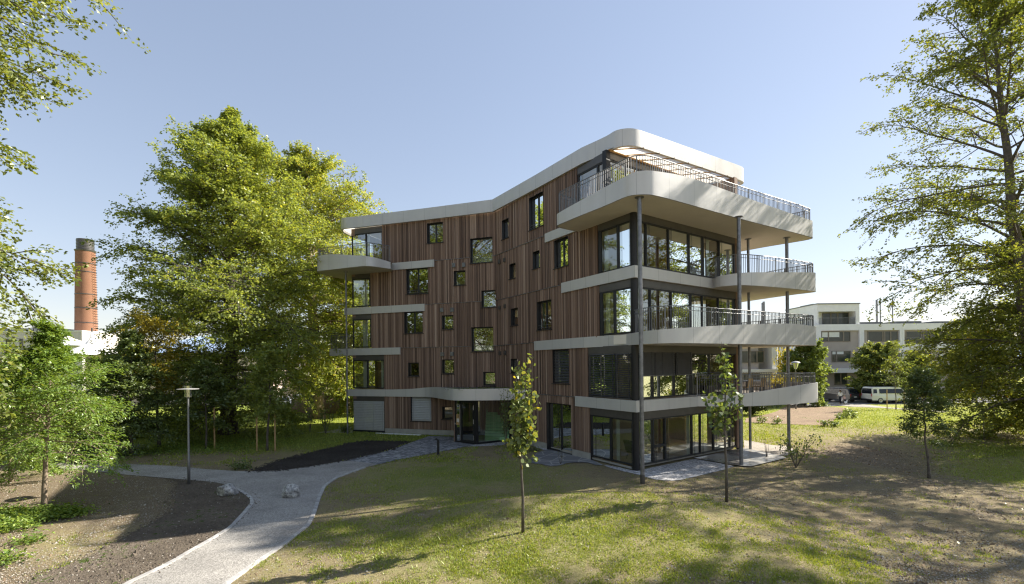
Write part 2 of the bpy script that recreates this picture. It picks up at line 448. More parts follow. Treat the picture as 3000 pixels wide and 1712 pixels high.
    MT['darkleaf'] = leafmat('hornbeam_leaf', [(0, (.075, .115, .045)), (.6, (.165, .225, .07)), (1, (.28, .32, .08))], .42, .05)
    MT['gold'] = leafmat('golden_leaf', [(0, (0.168, 0.203, 0.038)), (.5, (0.478, 0.383, 0.052)), (1, (0.600, 0.502, 0.071))], .42)
    MT['grass'] = leafmat('grass_blade', [(0, (.17, .20, .045)), (.5, (.27, .345, .060)), (1, (.50, .49, .13))], .35, .03)
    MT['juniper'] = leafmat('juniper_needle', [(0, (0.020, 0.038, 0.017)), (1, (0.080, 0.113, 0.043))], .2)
    MT['litter'] = leafmat('fallen_leaf', [(0, (0.131, 0.080, 0.041)), (.6, (0.290, 0.189, 0.102)), (1, (0.478, 0.362, 0.203))], .15)
build_materials()

class Face:
    """vertical facade frame: origin, direction along u, outward normal"""
    def __init__(s, p, q, flip=False):
        s.p = Vector((p[0], p[1], 0)); d = Vector((q[0] - p[0], q[1] - p[1], 0)); s.L = d.length; s.d = d.normalized()
        s.n = Vector((s.d.y, -s.d.x, 0))
        if s.n.dot(-s.p) < 0: s.n = -s.n
        if flip: s.n = -s.n
    def pt(s, u, z, dep=0.0):
        v = s.p + s.d * u + s.n * dep; return Vector((v.x, v.y, z))
    def uz(s, c, x, y, dep=0.0):
        a, b = unroll(*src(c, x, y)); r = Vector((a / F, 1, 0)); o = s.p + s.n * dep
        t = o.dot(s.n) / r.dot(s.n); P = r * t
        return (P - o).dot(s.d), H - b / F * t
    def rect(s, c, x0, y0, x1, y1):
        a = [s.uz(c, x, y) for x in (x0, x1) for y in (y0, y1)]
        us = sorted([(a[0][0] + a[1][0]) / 2, (a[2][0] + a[3][0]) / 2])
        return us[0], us[1], (a[1][1] + a[3][1]) / 2, (a[0][1] + a[2][1]) / 2
# ================================================================== the apartment building
PA, PB, PC, PD = (-.977, 32.15), (-11.76, 35.7), (5.50, 21.58), (12.5, 26.57)
FL, FR, FG = Face(PA, PB), Face(PA, PC), Face(PC, PD)
BLD = empty('apartment_building', (0, 31, -.15), 0, 'five storey timber clad apartment building with curved pale metal balconies', 'building')
def part(o):   # keep world placement under the building root
    o.parent = BLD; o.matrix_parent_inverse = Matrix.Translation((0, -31, .15)); return o
FZ = [0.0, 3.0, 6.0, 9.0, 12.0]
ROOFB, ROOFT = 14.80, 15.60

def L(c, x0, y0, x1, y1): return FL.rect(c, x0, y0, x1, y1)
def Rr(c, x0, y0, x1, y1): return FR.rect(c, x0, y0, x1, y1)
# window openings (u0,u1,z0,z1)
WL = [('big', L('A', 672, 178, 762, 290)), ('one', L('A', 915, 262, 1040, 402)), ('one', L('A', 823, 447, 888, 528)),
      ('bars', L('A', 557, 430, 678, 577)), ('one', L('A', 978, 557, 1058, 652)), ('big', L('A', 545, 676, 648, 798)),
      ('one', L('A', 757, 697, 820, 776)), ('one', L('A', 922, 763, 1045, 900)), ('one', L('A', 567, 963, 627, 1040)),
      ('one', L('A', 757, 945, 822, 1025)), ('one', L('A', 988, 1015, 1055, 1092)), ('blind', L('A', 582, 1155, 697, 1290)),
      ('one', L('A', 757, 1210, 817, 1280))]
WR = [('one', Rr('B', 172, 735, 220, 870)), ('bars', Rr('B', 365, 560, 466, 795)), ('one', Rr('B', 225, 1050, 270, 1155)),
      ('one', Rr('B', 392, 962, 440, 1082)), ('big', Rr('B', 545, 870, 642, 1072)), ('one', Rr('E', 236, 8, 286, 130)),
      ('bars', Rr('E', 422, -45, 523, 160)), ('one', Rr('E', 235, 368, 278, 470)), ('blinddark', Rr('E', 533, 302, 652, 542)),
      ('door', Rr('E', 492, 686, 667, 1030))]
uL = [FL.uz('A', 435, 1200)[0], FL.uz('A', 432, 1000)[0], FL.uz('A', 360, 700)[0], FL.uz('A', 355, 500)[0], FL.uz('A', 420, 200)[0]]
uR = [FR.uz('E', 797, 745)[0], FR.uz('E', 783, 300)[0], FR.uz('B', 862, 1235)[0], FR.uz('B', 850, 770)[0], FR.uz('B', 705, 400)[0]]
URF4 = FR.uz('B', 985, 270)[0] - .55

def cladding(fc, ends, wins, seed):
    rng = np.random.default_rng(seed)
    mb = MB()
    for k in range(5):
        z0 = .22 if k == 0 else FZ[k] - .02
        z1 = FZ[k + 1] - .06 if k < 4 else ROOFB + .1
        edges = [0.0]
        while edges[-1] < ends[k] - .08: edges.append(edges[-1] + rng.choice([.058, .07, .085, .10]))
        edges[-1] = ends[k]
        ws = [w for _, w in wins if w[2] < z1 - .05 and w[3] > z0 + .05]
        reg = np.interp(edges, np.arange(0, 14, .45), rng.random(32))
        for i in range(len(edges) - 1):
            a, b = edges[i] + .006, edges[i + 1] - .006
            tone = float(np.clip(rng.normal(.47 + .26 * (reg[i] - .5), .24), 0, 1))
            dep = float(rng.choice([.0, .012, .030])) + rng.random() * .004
            cuts = sorted({a, b} | {e for w in ws for e in w[:2] if a < e < b})
            for p, q in zip(cuts[:-1], cuts[1:]):
                m = (p + q) / 2
                spans = [(z0, z1)]
                for w in ws:
                    if w[0] < m < w[1]:
                        spans = [s for t in spans for s in ((t[0], min(t[1], w[2])), (max(t[0], w[3]), t[1])) if s[1] - s[0] > .02]
                for s0, s1 in spans: mb.fbox(fc, p, q, s0, s1, -.02, dep, tone)
    return mb

def backing(fc, ends, wins):
    mb = MB()
    for k in range(5):
        z0 = -.14 if k == 0 else FZ[k]; z1 = FZ[k + 1] if k < 4 else ROOFB + .2
        ws = [w for _, w in wins if w[2] < z1 and w[3] > z0]
        us = sorted({0.0, ends[k]} | {e for w in ws for e in w[:2]})
        for p, q in zip(us[:-1], us[1:]):
            m = (p + q) / 2; spans = [(z0, z1)]
            for w in ws:
                if w[0] < m < w[1]:
                    spans = [s for t in spans for s in ((t[0], min(t[1], w[2])), (max(t[0], w[3]), t[1])) if s[1] - s[0] > .01]
            for s0, s1 in spans: mb.fbox(fc, p, q, s0, s1, -.30, -.022)
    return mb
part(cladding(FL, uL, WL, 3).build('timber_cladding', MT['timber']))
part(cladding(FR, [uR[0], uR[1], uR[2], uR[3], uR[4]], WR, 5).build('timber_cladding', MT['timber']))
part(backing(FL, uL, WL).build('wall', MT['dark'])); part(backing(FR, uR, WR).build('wall', MT['dark']))
# plinth
u1v = FL.uz('A', 830, 1300)[0]
for fc, a, b in ((FL, u1v, uL[0]), (FR, 1.4, WR[9][1][0] - .05), (FR, WR[9][1][1] + .02, uR[0])):
    part(MB().fbox(fc, a, b, -.16, .21, -.021, .004).build('plinth', MT['concrete']))
# thin metal joint lines between the storeys
jl = {1: (None, (2.2, FR.uz('E', 700, 640)[0])), 2: ((0, FL.uz('A', 525, 880)[0]), (0, FR.uz('E', 410, 255)[0])),
      3: ((0, FL.uz('A', 660, 635)[0]), (0, FR.uz('B', 602, 1200)[0])), 4: ((0, FL.uz('A', 714, 387)[0]), (0, FR.uz('B', 485, 850)[0]))}
for k, (a, b) in jl.items():
    for fc, s, ww in ((FL, a, WL), (FR, b, WR)):
        if not s: continue
        cut = sorted([max(s[0], w[0]) for _, w in ww if w[2] < FZ[k] < w[3] and w[1] > s[0] and w[0] < s[1]] + [w[1] for _, w in ww if w[2] < FZ[k] < w[3] and w[1] > s[0] and w[0] < s[1]])
        pts = [s[0]] + cut + [s[1]]
        for p, q in zip(pts[::2], pts[1::2]):
            if q - p > .05: part(MB().fbox(fc, p + .01, q - .01, FZ[k] - .055, FZ[k] - .028, -.02, .05).build('joint_trim', MT['steel']))
# vents
mb = MB()
for c, x0, y0, x1, y1 in [('A', 815, 405, 832, 430), ('A', 872, 403, 889, 428), ('A', 748, 656, 766, 680), ('A', 805, 655, 824, 678), ('A', 750, 905, 768, 927), ('A', 806, 903, 823, 925)]:
    v = MB(); u0, u1, z0, z1 = FL.rect(c, x0, y0, x1, y1); v.fbox(FL, u0, u1, z0, z1, -.01, .09); v.fbox(FL, u0 + .02, u1 - .02, z0 + .03, z1 - .05, .0895, .094)
    part(v.build('wall_vent', MT['steel'], bevel=.008))
for c, x0, y0, x1, y1 in [('B', 150, 1022, 164, 1052), ('B', 188, 1010, 200, 1038), ('B', 152, 1352, 166, 1378), ('B', 190, 1340, 203, 1368), ('E', 155, 315, 167, 342), ('E', 190, 313, 203, 340)]:
    v = MB(); u0, u1, z0, z1 = FR.rect(c, x0, y0, x1, y1); v.fbox(FR, u0, u1, z0, z1, -.01, .09); v.fbox(FR, u0 + .02, u1 - .02, z0 + .03, z1 - .05, .0895, .094)
    part(v.build('wall_vent', MT['header'], bevel=.008))

def slats(fc, u0, u1, z0, z1, d, pitch=.075, tilt=.050):
    mb = MB(); z = z1
    while z > z0 + .02:
        P = fc.pt
        mb.hexa([P(u0, z - .012, d - .022), P(u1, z - .012, d - .022), P(u1, z - .012 - tilt, d + .022), P(u0, z - .012 - tilt, d + .022),
                 P(u0, z - .006, d - .022), P(u1, z - .006, d - .022), P(u1, z - .006 - tilt, d + .022), P(u0, z - .006 - tilt, d + .022)], .5)
        z -= pitch
    mb.fbox(fc, u0, u1, z0 - .02, z0 + .012, d - .02, d + .02)
    n = max(2, int((u1 - u0) / .8) + 1)
    for i in range(n):
        u = u0 + .12 + (u1 - u0 - .24) * i / (n - 1); mb.fbox(fc, u - .004, u + .004, z0, z1, d - .034, d + .034)
    return mb

def window(fc, w, style):
    u0, u1, z0, z1 = w; D0, D1 = -.24, -.17
    rv = MB()      # reveal lining + frame ring
    t = .012
    for a in ((u0, u0 + t, z0, z1), (u1 - t, u1, z0, z1), (u0 + t, u1 - t, z1 - t, z1)): rv.fbox(fc, *a, -.30, .012)
    fw = .065
    for a in ((u0 + t, u0 + t + fw, z0, z1 - t), (u1 - t - fw, u1 - t, z0, z1 - t), (u0 + t + fw, u1 - t - fw, z1 - t - fw, z1 - t), (u0 + t + fw, u1 - t - fw, z0, z0 + fw)): rv.fbox(fc, *a, D0, D1)
    if style in ('big', 'bars', 'door'):
        um = (u0 + u1) / 2; rv.fbox(fc, um - .045, um + .045, z0 + fw, z1 - t - fw, D0 - .005, D1 + .005)
    o = part(rv.build('window', MT['dark']))
    pn = MB(); pn.quad(fc.pt(u0 + .05, z0 + .04, -.21), fc.pt(u1 - .05, z0 + .04, -.21), fc.pt(u1 - .05, z1 - .05, -.21), fc.pt(u0 + .05, z1 - .05, -.21))
    pn.build('pane', MT['glassb'], o)
    sl = MB(); sl.hexa([fc.pt(u0 - .06, z0 - .045, -.17), fc.pt(u1 + .06, z0 - .045, -.17), fc.pt(u1 + .06, z0 - .06, .075), fc.pt(u0 - .06, z0 - .06, .075),
                        fc.pt(u0 - .06, z0 - .002, -.17), fc.pt(u1 + .06, z0 - .002, -.17), fc.pt(u1 + .06, z0 - .018, .075), fc.pt(u0 - .06, z0 - .018, .075)])
    sl.build('sill', MT['dark'], o)
    if style == 'bars':
        b = MB()
        for h in (.12, .26): b.tube([fc.pt(u0 + .02, z0 + h, -.06), fc.pt(u1 - .02, z0 + h, -.06)], .013, 6)
        b.build('guard_bar', MT['rail'], o)
    if style == 'blind': slats(fc, u0 + .03, u1 - .03, z0 + .04, z1 - .03, -.10, .12, .100).build('blind', MT['slat'], o)
    if style == 'blinddark': slats(fc, u0 + .03, u1 - .03, z0 + .06, z1 - .03, -.10, .085).build('blind', MT['slatdark'], o)
    if style == 'one' and u1 - u0 < .9:   # dark room lining close behind the small panes
        pass
    return o
for st, w in WL: window(FL, w, st)
for st, w in WR: window(FR, w, st)

def glazing(fc, u0, u1, z0, z1, muls, hz, doors=(), guides=True, head=True):
    """storey-high glass: frame (> pane, guide_rail), header above"""
    fr = MB(); f = .07
    for a in ((u0, u0 + f, z0, z1), (u1 - f, u1, z0, z1), (u0 + f, u1 - f, z0, z0 + f), (u0 + f, u1 - f, z1 - f, z1)): fr.fbox(fc, *a, -.12, -.03)
    for m in muls: fr.fbox(fc, m - .05, m + .05, z0 + f, z1 - f, -.125, -.025)
    for a, b, tr in doors:
        for q in (a, b): fr.fbox(fc, q - .055, q + .055, z0 + f, z1 - f, -.13, -.015)
        if tr: fr.fbox(fc, a + .055, b - .055, tr - .06, tr + .06, -.13, -.015)
    o = part(fr.build('glazed_front', MT['dark']))
    es = [u0] + sorted(list(muls)) + [u1]
    for a, b in zip(es[:-1], es[1:]):
        p = MB(); p.quad(fc.pt(a + .02, z0 + .03, -.08), fc.pt(b - .02, z0 + .03, -.08), fc.pt(b - .02, z1 - .03, -.08), fc.pt(a + .02, z1 - .03, -.08)); p.build('pane', MT['glass'], o)
    if guides:
        for m in list(muls) + [u0 + .1, u1 - .1]:
            g = MB()
            for q in (m + .03, m + .10): g.tube([fc.pt(q, z0, .05), fc.pt(q, z1, .05)], .008, 5, cap=False)
            for zz in (z0 + .9, z0 + .25): g.tube([fc.pt(m + .03, zz, .05), fc.pt(m + .10, zz, .05)], .008, 5, cap=False)
            g.build('blind_guide', MT['dark'], o)
    if head:
        h = MB(); h.fbox(fc, u0, u1, z1, hz, -.14, -.005); part(h.build('blind_box', MT['header']))
    return o
gl = lambda k: (FZ[k] + .06, FZ[k] + 2.14, FZ[k] + 2.52)
# left wing end
for k in range(1, 5):
    z0, z1, hz = gl(k)
    if k == 4: z1, hz = 14.42, ROOFB + .02
    w = FL.L - uL[k]
    glazing(FL, uL[k] + .01, FL.L, z0, z1, [uL[k] + w * .53] if w > 2.2 else [uL[k] + .09], hz, guides=False)
z0, z1, hz = gl(0)
h = MB(); h.fbox(FL, uL[0], FL.L, z1, hz, -.14, -.005); part(h.build('blind_box', MT['header']))
o = part(MB().fbox(FL, uL[0], FL.L, -.10, 0.02, -.12, .03).build('glazed_front', MT['dark']))
slats(FL, uL[0] + .06, FL.L - .04, .05, z1, .0, .12, .100).build('blind', MT['slat'], o)
p = MB(); p.quad(FL.pt(uL[0], 0, -.1), FL.pt(FL.L, 0, -.1), FL.pt(FL.L, z1, -.1), FL.pt(uL[0], z1, -.1)); p.build('pane', MT['glassb'], o)
# right wing, facing left
UC = FR.L - .16
for k in (0, 2, 3):
    z0, z1, hz = gl(k)
    m = {0: [FR.uz('E', 940, 900)[0]], 2: [FR.uz('B', 966, 1300)[0], uR[2] + .12], 3: [FR.uz('B', 990, 900)[0], uR[3] + .14]}[k]
    glazing(FR, uR[k] + .01, UC, z0, z1, m, hz)
z0, z1, hz = gl(1)
o = glazing(FR, uR[1] + .01, UC, z0, z1, [FR.uz('E', 978, 500)[0]], hz)
slats(FR, uR[1] + .05, FR.uz('E', 975, 500)[0], z0 + .02, z1, .03, .085, .03).build('blind', MT['slatdark'], o)
slats(FR, FR.uz('E', 981, 500)[0], UC - .08, z0 + .02, z1, .03, .085, .03).build('blind', MT['slatdark'], o)
glazing(FR, uR[4] + .01, URF4 - .15, 12.06, 14.42, [FR.uz('B', 848, 450)[0]], ROOFB + .02)
# right wing, facing the lawn
gm = lambda l: [FG.uz(c, x, y)[0] for c, x, y in l]
UE = FG.L
m3 = gm([('C', 110, 850), ('C', 270, 880), ('C', 415, 900), ('C', 515, 900), ('C', 630, 950), ('C', 735, 950)])
m2 = gm([('C', 140, 1250), ('C', 288, 1250), ('C', 428, 1280), ('C', 510, 1300), ('C', 625, 1300), ('C', 735, 1300)])
m1 = gm([('D', 158, 650), ('D', 310, 650), ('D', 435, 650), ('D', 560, 500), ('D', 700, 500)])
m0 = gm([('D', 160, 950), ('D', 245, 950), ('D', 435, 950), ('D', 495, 950), ('D', 590, 950), ('D', 705, 950)])
z0, z1, hz = gl(3); glazing(FG, .16, UE, z0, z1, m3, hz)
z0, z1, hz = gl(2); glazing(FG, .16, UE, z0, z1, m2, hz)
z0, z1, hz = gl(1); o = glazing(FG, .16, UE, z0, z1, m1, hz)
for a, b in ((.2, m1[1] - .06), (m1[1] + .03, m1[2] - .08)): slats(FG, a, b, z0 + 1.05, z1 + .05, .03, .085, .082).build('blind', MT['slatdark'], o)
z0, z1, hz = gl(0); glazing(FG, .16, UE, z0, z1, m0, hz, doors=[(m0[0], m0[1], .82)])
# dark corner columns
for z0, z1 in ((-.12, 2.5), (3.0, 5.5), (6.0, 8.5), (9.0, 11.5)):
    c = MB(); P = Vector((PC[0], PC[1], 0)) - FR.n * .17 - FG.n * .17
    c.lathe([(.001, z0), (.17, z0), (.17, z1), (.001, z1)], 20, (P.x, P.y, 0)); part(c.build('corner_column', MT['black'], smooth=False))
    c = MB(); c.fbox(FG, UE, UE + .22, z0, z1, -.25, -.01); part(c.build('corner_column', MT['black']))

# setback top storey facing the lawn
Q0 = FR.pt(URF4, 0); Q1 = Q0 + FG.d * (FG.L - .9)
FT = Face(Q0, Q1)
glazing(FT, .12, FT.L, 12.06, 14.42, [FT.L * q for q in (.17, .34, .5, .66, .83)], ROOFB + .02)
c = MB(); c.fbox(FT, -.14, .13, 12.02, ROOFB, -.25, .01); part(c.build('corner_column', MT['black']))

# ------------------------------------------------ floors, ceilings, inner walls, rear walls
D2 = Vector((*PD, 0)) - FG.n * 6.6; B2 = Vector((*PB, 0)) - FL.n * 8.0
foot = [Vector((*PA, 0)), Vector((*PC, 0)), Vector((*PD, 0)), D2, Vector((4.5, 37.5, 0)), Vector((-2.5, 42, 0)), B2, Vector((*PB, 0))]
cen = Vector((0, 33, 0))
def shrink(P, k): return [p + (cen - p).normalized() * k for p in P]
def plate(name, z0, z1, mats, P):
    mb = MB(); n = len(P)
    mb.mi = 0; mb.poly([(p.x, p.y, z1) for p in P]); mb.mi = 1; mb.poly([(p.x, p.y, z0) for p in P])
    for i in range(n):
        a, b = P[i], P[(i + 1) % n]; mb.quad((a.x, a.y, z0), (b.x, b.y, z0), (b.x, b.y, z1), (a.x, a.y, z1))
    return part(mb.build(name, mats))
Pin = shrink(foot, .34)
plate('floor_slab', -.10, .0, [MT['parquet'], MT['concrete']], Pin)
for k in range(1, 5): plate('floor_slab', FZ[k] - .42, FZ[k], [MT['parquet'], MT['ceiling']], Pin)
plate('roof_slab', ROOFB + .02, ROOFB + .30, [MT['roofgrey'], MT['ceiling']], [FL.pt(.3, 0, -.5), FR.pt(URF4, 0, -.55), Q1 - FT.n * .02] + shrink(foot, .3)[3:])
mb = MB()
for i in (2, 3, 4, 5, 6):
    a, b = foot[i], foot[i + 1]; d = (b - a).normalized(); n = Vector((d.y, -d.x, 0))
    if n.dot(a - cen) < 0: n = -n
    for k in range(5):   # windows in the far sides as gaps
        z0 = FZ[k]; z1 = FZ[k] + 3.0 if k < 4 else ROOFB
        Lw = (b - a).length; nw = max(1, int(Lw / 3.0))
        for q in range(nw):
            p0 = a + d * (Lw * q / nw); p1 = a + d * (Lw * (q + .55 if i != 6 else q + .3) / nw); p2 = a + d * (Lw * (q + 1) / nw)
            def W(s, e, zz0, zz1):
                mb.hexa([(*(s - n * .3).xy, zz0), (*(e - n * .3).xy, zz0), (*e.xy, zz0), (*s.xy, zz0), (*(s - n * .3).xy, zz1), (*(e - n * .3).xy, zz1), (*e.xy, zz1), (*s.xy, zz1)])
            W(p0, p1, z0, z1); W(p1, p2, z0 + 2.3, z1); 
part(mb.build('rear_wall', MT['timber']))
for k in range(5):
    iw = MB(); wd = MB()
    z0 = FZ[k] + .002; z1 = FZ[k] + 2.575 if k < 4 else ROOFB + .01
    g0 = FT if k == 4 else FG
    iw.fbox(FG, 3.2 if k in (0, 4) else 1.05, FG.L - .9, z0, z1, -5.3, -5.15); iw.fbox(FR, 2.2, FR.L - 5.0, z0, z1, -4.2, -4.05)
    iw.fbox(FL, 1.5, FL.L - 3.2, z0, z1, -4.6, -4.45); iw.fbox(FG, 3.2 if k != 1 else 4.6, 3.35 if k != 1 else 4.75, z0, z1, -5.15, -2.2 - .4 * (k % 3))
    iw.fbox(FL, FL.L - 3.2, FL.L - 3.05, z0, z1, -4.6, -.6 - 1.2 * (k % 2))
    wd.fbox(FG, 1.1, 2.6, z0, z1 - .3, -5.0, -4.9); wd.fbox(FG, FG.L - 2.3, FG.L - 2.2, z0, z1, -5.1, -3.0)
    part(iw.build('inner_wall', MT['inwall'])); part(wd.build('inner_partition', MT['inwood']))
# curtains: pleated cloth strips just inside the glass
def curtain(fc, u0, u1, z0, z1, d):
    mb = MB(); n = int((u1 - u0) / .035) + 2; vs = []; fs = []
    for i in range(n):
        u = u0 + (u1 - u0) * i / (n - 1); dd = d + .03 * math.sin(i * 1.9)
        vs += [fc.pt(u, z0, dd), fc.pt(u, z1, dd)]
    for i in range(n - 1): fs.append((2 * i, 2 * i + 2, 2 * i + 3, 2 * i + 1))
    part(mb.add(vs, fs).build('curtain', MT['curtain']))
curtain(FG, .3, .55, .03, 2.2, -.3); curtain(FR, uR[0] + .15, uR[0] + .45, .03, 2.2, -.3); curtain(FG, 1.05, 1.22, .03, 2.2, -.3)
curtain(FG, 4.15, 4.4, .03, 2.2, -.3); curtain(FR, uR[0] + 1.55, uR[0] + 1.75, .03, 2.2, -.3)
for k in (2, 3): curtain(FG, .3, .75, FZ[k] + .03, FZ[k] + 2.2, -.3); curtain(FR, uR[k] + .12, uR[k] + .4, FZ[k] + .03, FZ[k] + 2.2, -.3)
curtain(FG, .95, 1.2, 3.03, 5.2, -.3); curtain(FG, 5.6, 5.8, 3.03, 5.2, -.3); curtain(FG, 6.0, 6.3, 9.03, 11.2, -.3)
for k in (1, 2, 3): curtain(FL, FL.L - 1.0, FL.L - .55, FZ[k] + .03, FZ[k] + 2.2, -.5)
curtain(FL, uL[4] + 1.3, uL[4] + 1.7, 12.03, 14.4, -.4); curtain(FL, uL[1] + .2, uL[1] + .55, 3.03, 5.2, -.5)
curtain(FR, WR[9][1][0] + .1, WR[9][1][0] + .3, .03, 2.3, -.4)
c = WR[6][1]; curtain(FR, c[0] + .08, c[0] + .3, c[2], c[3], -.33)

# ------------------------------------------------ roof fascia
def strip(path, zt, zb, th, name, cap=True, mat='alu', inner_zb=None, parent=None):
    P = np.array([(p[0], p[1]) for p in path]); n = len(P); zt = np.broadcast_to(zt, n); zb = np.broadcast_to(zb, n)
    I = offset_path(np.c_[P, np.zeros(n)], th)[:, :2]
    c2 = np.array([0.0, 33.0])
    if np.linalg.norm(I.mean(0) - c2) > np.linalg.norm(P.mean(0) - c2): I = offset_path(np.c_[P, np.zeros(n)], -th)[:, :2]
    run = np.r_[0, np.cumsum(np.linalg.norm(np.diff(P, axis=0), axis=1))]
    ib = zb if inner_zb is None else np.broadcast_to(inner_zb, n)
    vs = [(*P[i], zb[i]) for i in range(n)] + [(*P[i], zt[i]) for i in range(n)] + [(*I[i], zt[i]) for i in range(n)] + [(*I[i], ib[i]) for i in range(n)]
    fs = []
    for i in range(n - 1):
        for a in range(4):
            b = (a + 1) % 4; fs.append((a * n + i, a * n + i + 1, b * n + i + 1, b * n + i))
    fs.append((0, n, 2 * n, 3 * n)); fs.append((n - 1, 4 * n - 1, 3 * n - 1, 2 * n - 1))
    mb = MB(); mb.add(vs, fs, run=list(run) * 4)
    o = mb.build(name, MT[mat], smooth=False)
    if parent is None: part(o)
    else: o.parent = parent
    # smooth round corners, hard edges
    for p in o.data.polygons: p.use_smooth = True
    o.data.set_sharp_from_angle(angle=R(28))
    return o
ro = [Vector((-12.2, 38.6, 0)), Vector((-12.62, 37.2, 0)), Vector((-12.72, 36.3, 0)), Vector((-12.55, 35.72, 0)), Vector((-12.2, 35.42, 0))]
foldp = FL.pt(0, 0, .24); foldp = Vector((foldp.x - .12, foldp.y - .02, 0))
ro += [FL.pt(10.6, 0, .30), FL.pt(5, 0, .24), foldp, FR.pt(5, 0, .16), FR.pt(9.0, 0, .12)]
rr = [tuple(atz('U', x, y, ROOFT))[:2] for x, y in ((380, 188), (480, 118), (560, 92), (640, 80), (720, 77), (800, 88), (900, 120))]
rr += [tuple(atz('C', x, y, ROOFT))[:2] for x, y in ((400, 172), (770, 304))]
xe, ye = rr[-1]
rr += [(xe + .36, ye + .30), (xe + .5, ye + .62), (xe + .34, ye + 1.05), (xe - 1.6, ye + 4.0), (xe - 4.5, ye + 8.5)]
left = [(p.x, p.y) for p in ro]
path = [tuple(p) for p in smooth_path(left[:6], rounds=2)][:-1] + left[5:] + [tuple(p) for p in smooth_path([left[-1]] + rr, rounds=2)][1:]
strip(path, ROOFT, ROOFB, .16, 'roof_fascia')
roofpath = path
# pergola strip: translucent panels between brown rafters, along the lawn side
inner0 = Q0 + FR.n * .05
rin = [(Q0 - FG.d * .02), Q1]
mbp = MB(); mbr = MB(); mbs = MB()
o0 = np.array(rr[6]); o1 = np.array(rr[8])
nseg = 7
cor = [np.array(r) for r in rr[1:7]]
w0 = np.array((Q0.x, Q0.y)); w1 = np.array((Q1.x, Q1.y))
for s in range(nseg):
    a, b = s / nseg, (s + 1) / nseg
    oa, ob = o0 * (1 - a) + o1 * a, o0 * (1 - b) + o1 * b
    wa, wb = w0 * (1 - a) + w1 * a, w0 * (1 - b) + w1 * b
    nn = 6
    for j in range(nn):
        t0, t1 = (j + .04) / nn, (j + .96) / nn
        l = lambda t, p, q: p * (1 - t) + q * t
        pa, pb, pc, pd = l(t0, wa, oa), l(t0, wb, ob), l(t1, wb, ob), l(t1, wa, oa)
        for q in (pa, pb, pc, pd): pass
        mbp.quad((*pa, 14.835), (*pb, 14.835), (*pc, 14.835), (*pd, 14.835))
    d = (oa - wa) / np.linalg.norm(oa - wa); e = np.array((-d[1], d[0])) * .035
    mbr.hexa([(*(wa - e), 14.80), (*(wa + e), 14.80), (*(oa + e), 14.80), (*(oa - e), 14.80), (*(wa - e), 14.828), (*(wa + e), 14.828), (*(oa + e), 14.828), (*(oa - e), 14.828)])
for j, t in ((0, .06),):
    a = w0 * (1 - t) + o0 * t; b = w1 * (1 - t) + o1 * t; e = FG.n.xy * .05; e = np.array(e)
    mbr.hexa([(*(a - e), 14.76), (*(b - e), 14.76), (*(b + e), 14.76), (*(a + e), 14.76), (*(a - e), 14.797), (*(b - e), 14.797), (*(b + e), 14.797), (*(a + e), 14.797)])
fan = [tuple(w0)] + [tuple(FR.pt(URF4 - .55, 0, .0))[:2]] + [tuple(c + (w0 - c) / np.linalg.norm(w0 - c) * .14) for c in cor[1:]]
mbp.poly([(p[0], p[1], 14.842) for p in fan])
o = part(mbr.build('pergola_rafter', MT['inwood'])); mbp.build('pergola_panel', MT['pergola'], o)
# left roof overhang: same panels
mbp = MB(); q = [tuple(FL.pt(11.45, 0, .1))[:2], tuple(FL.pt(11.45, 0, -3.5))[:2]] + [tuple(p) for p in smooth_path(left[:6], rounds=1)]
mbp.poly([(p[0], p[1], 14.99) for p in q]); part(mbp.build('pergola_panel', MT['pergola']))

# ------------------------------------------------ balconies
def balcony(P, zb, floor, railtop, inner, name='balcony', rail=(0, 1), flip=False, railoff=.12):
    """P: (x,y,ztop) outer edge; inner: plan points that close the slab against the wall"""
    P = np.array(P, float); n = len(P)
    o = strip(P[:, :2], P[:, 2], zb, .07, name, inner_zb=np.minimum(P[:, 2] - .02, floor - .05))
    I = offset_path(P, .05)
    c2 = np.array(inner).mean(0)[:2]
    sg = 1 if np.linalg.norm(I[:, :2].mean(0) - c2) < np.linalg.norm(P[:, :2].mean(0) - c2) else -1
    I = offset_path(P, .05 * sg)
    pl = [(x, y) for x, y, _ in I] + [tuple(q) for q in inner]
    MB().poly([(x, y, zb + .004) for x, y in pl]).build('soffit', MT['soffit'], o)
    MB().poly([(x, y, floor - .02) for x, y in pl]).build('deck', MT['deck'], o)
    for ch in o.children: ch.matrix_parent_inverse = Matrix.Identity(4)
    if rail:
        i0, i1 = int(rail[0] * (n - 1)), int(round(rail[1] * (n - 1)))
        RP = offset_path(P[i0:i1 + 1], railoff * sg)
        railing(RP, railtop, o)
    return o
def railing(RP, top, parent):
    mb = MB(); D = resample(RP, .115)
    mb.tube([(x, y, top) for x, y, _ in D[::2]] + ([(D[-1][0], D[-1][1], top)] if len(D) % 2 == 0 else []), .021, 6)
    sgm = offset_path(D, .0)
    mb.tube([(x, y, top - .17) for x, y, _ in D[::2]], .014, 5)
    for i, (x, y, zt) in enumerate(D):
        d = D[min(i + 1, len(D) - 1), :2] - D[max(i - 1, 0), :2]; d /= np.linalg.norm(d) + 1e-9; e = np.array((-d[1], d[0]))
        if i % 11 == 0 or i == len(D) - 1: a, b = d * .026, e * .013
        else: a, b = d * .0065, e * .013
        p = np.array((x, y)); c = [p - a - b, p + a - b, p + a + b, p - a + b]
        mb.hexa([(*q, zt - .22) for q in c] + [(*q, top - .005) for q in c])
    return mb.build('railing', MT['rail'], parent)
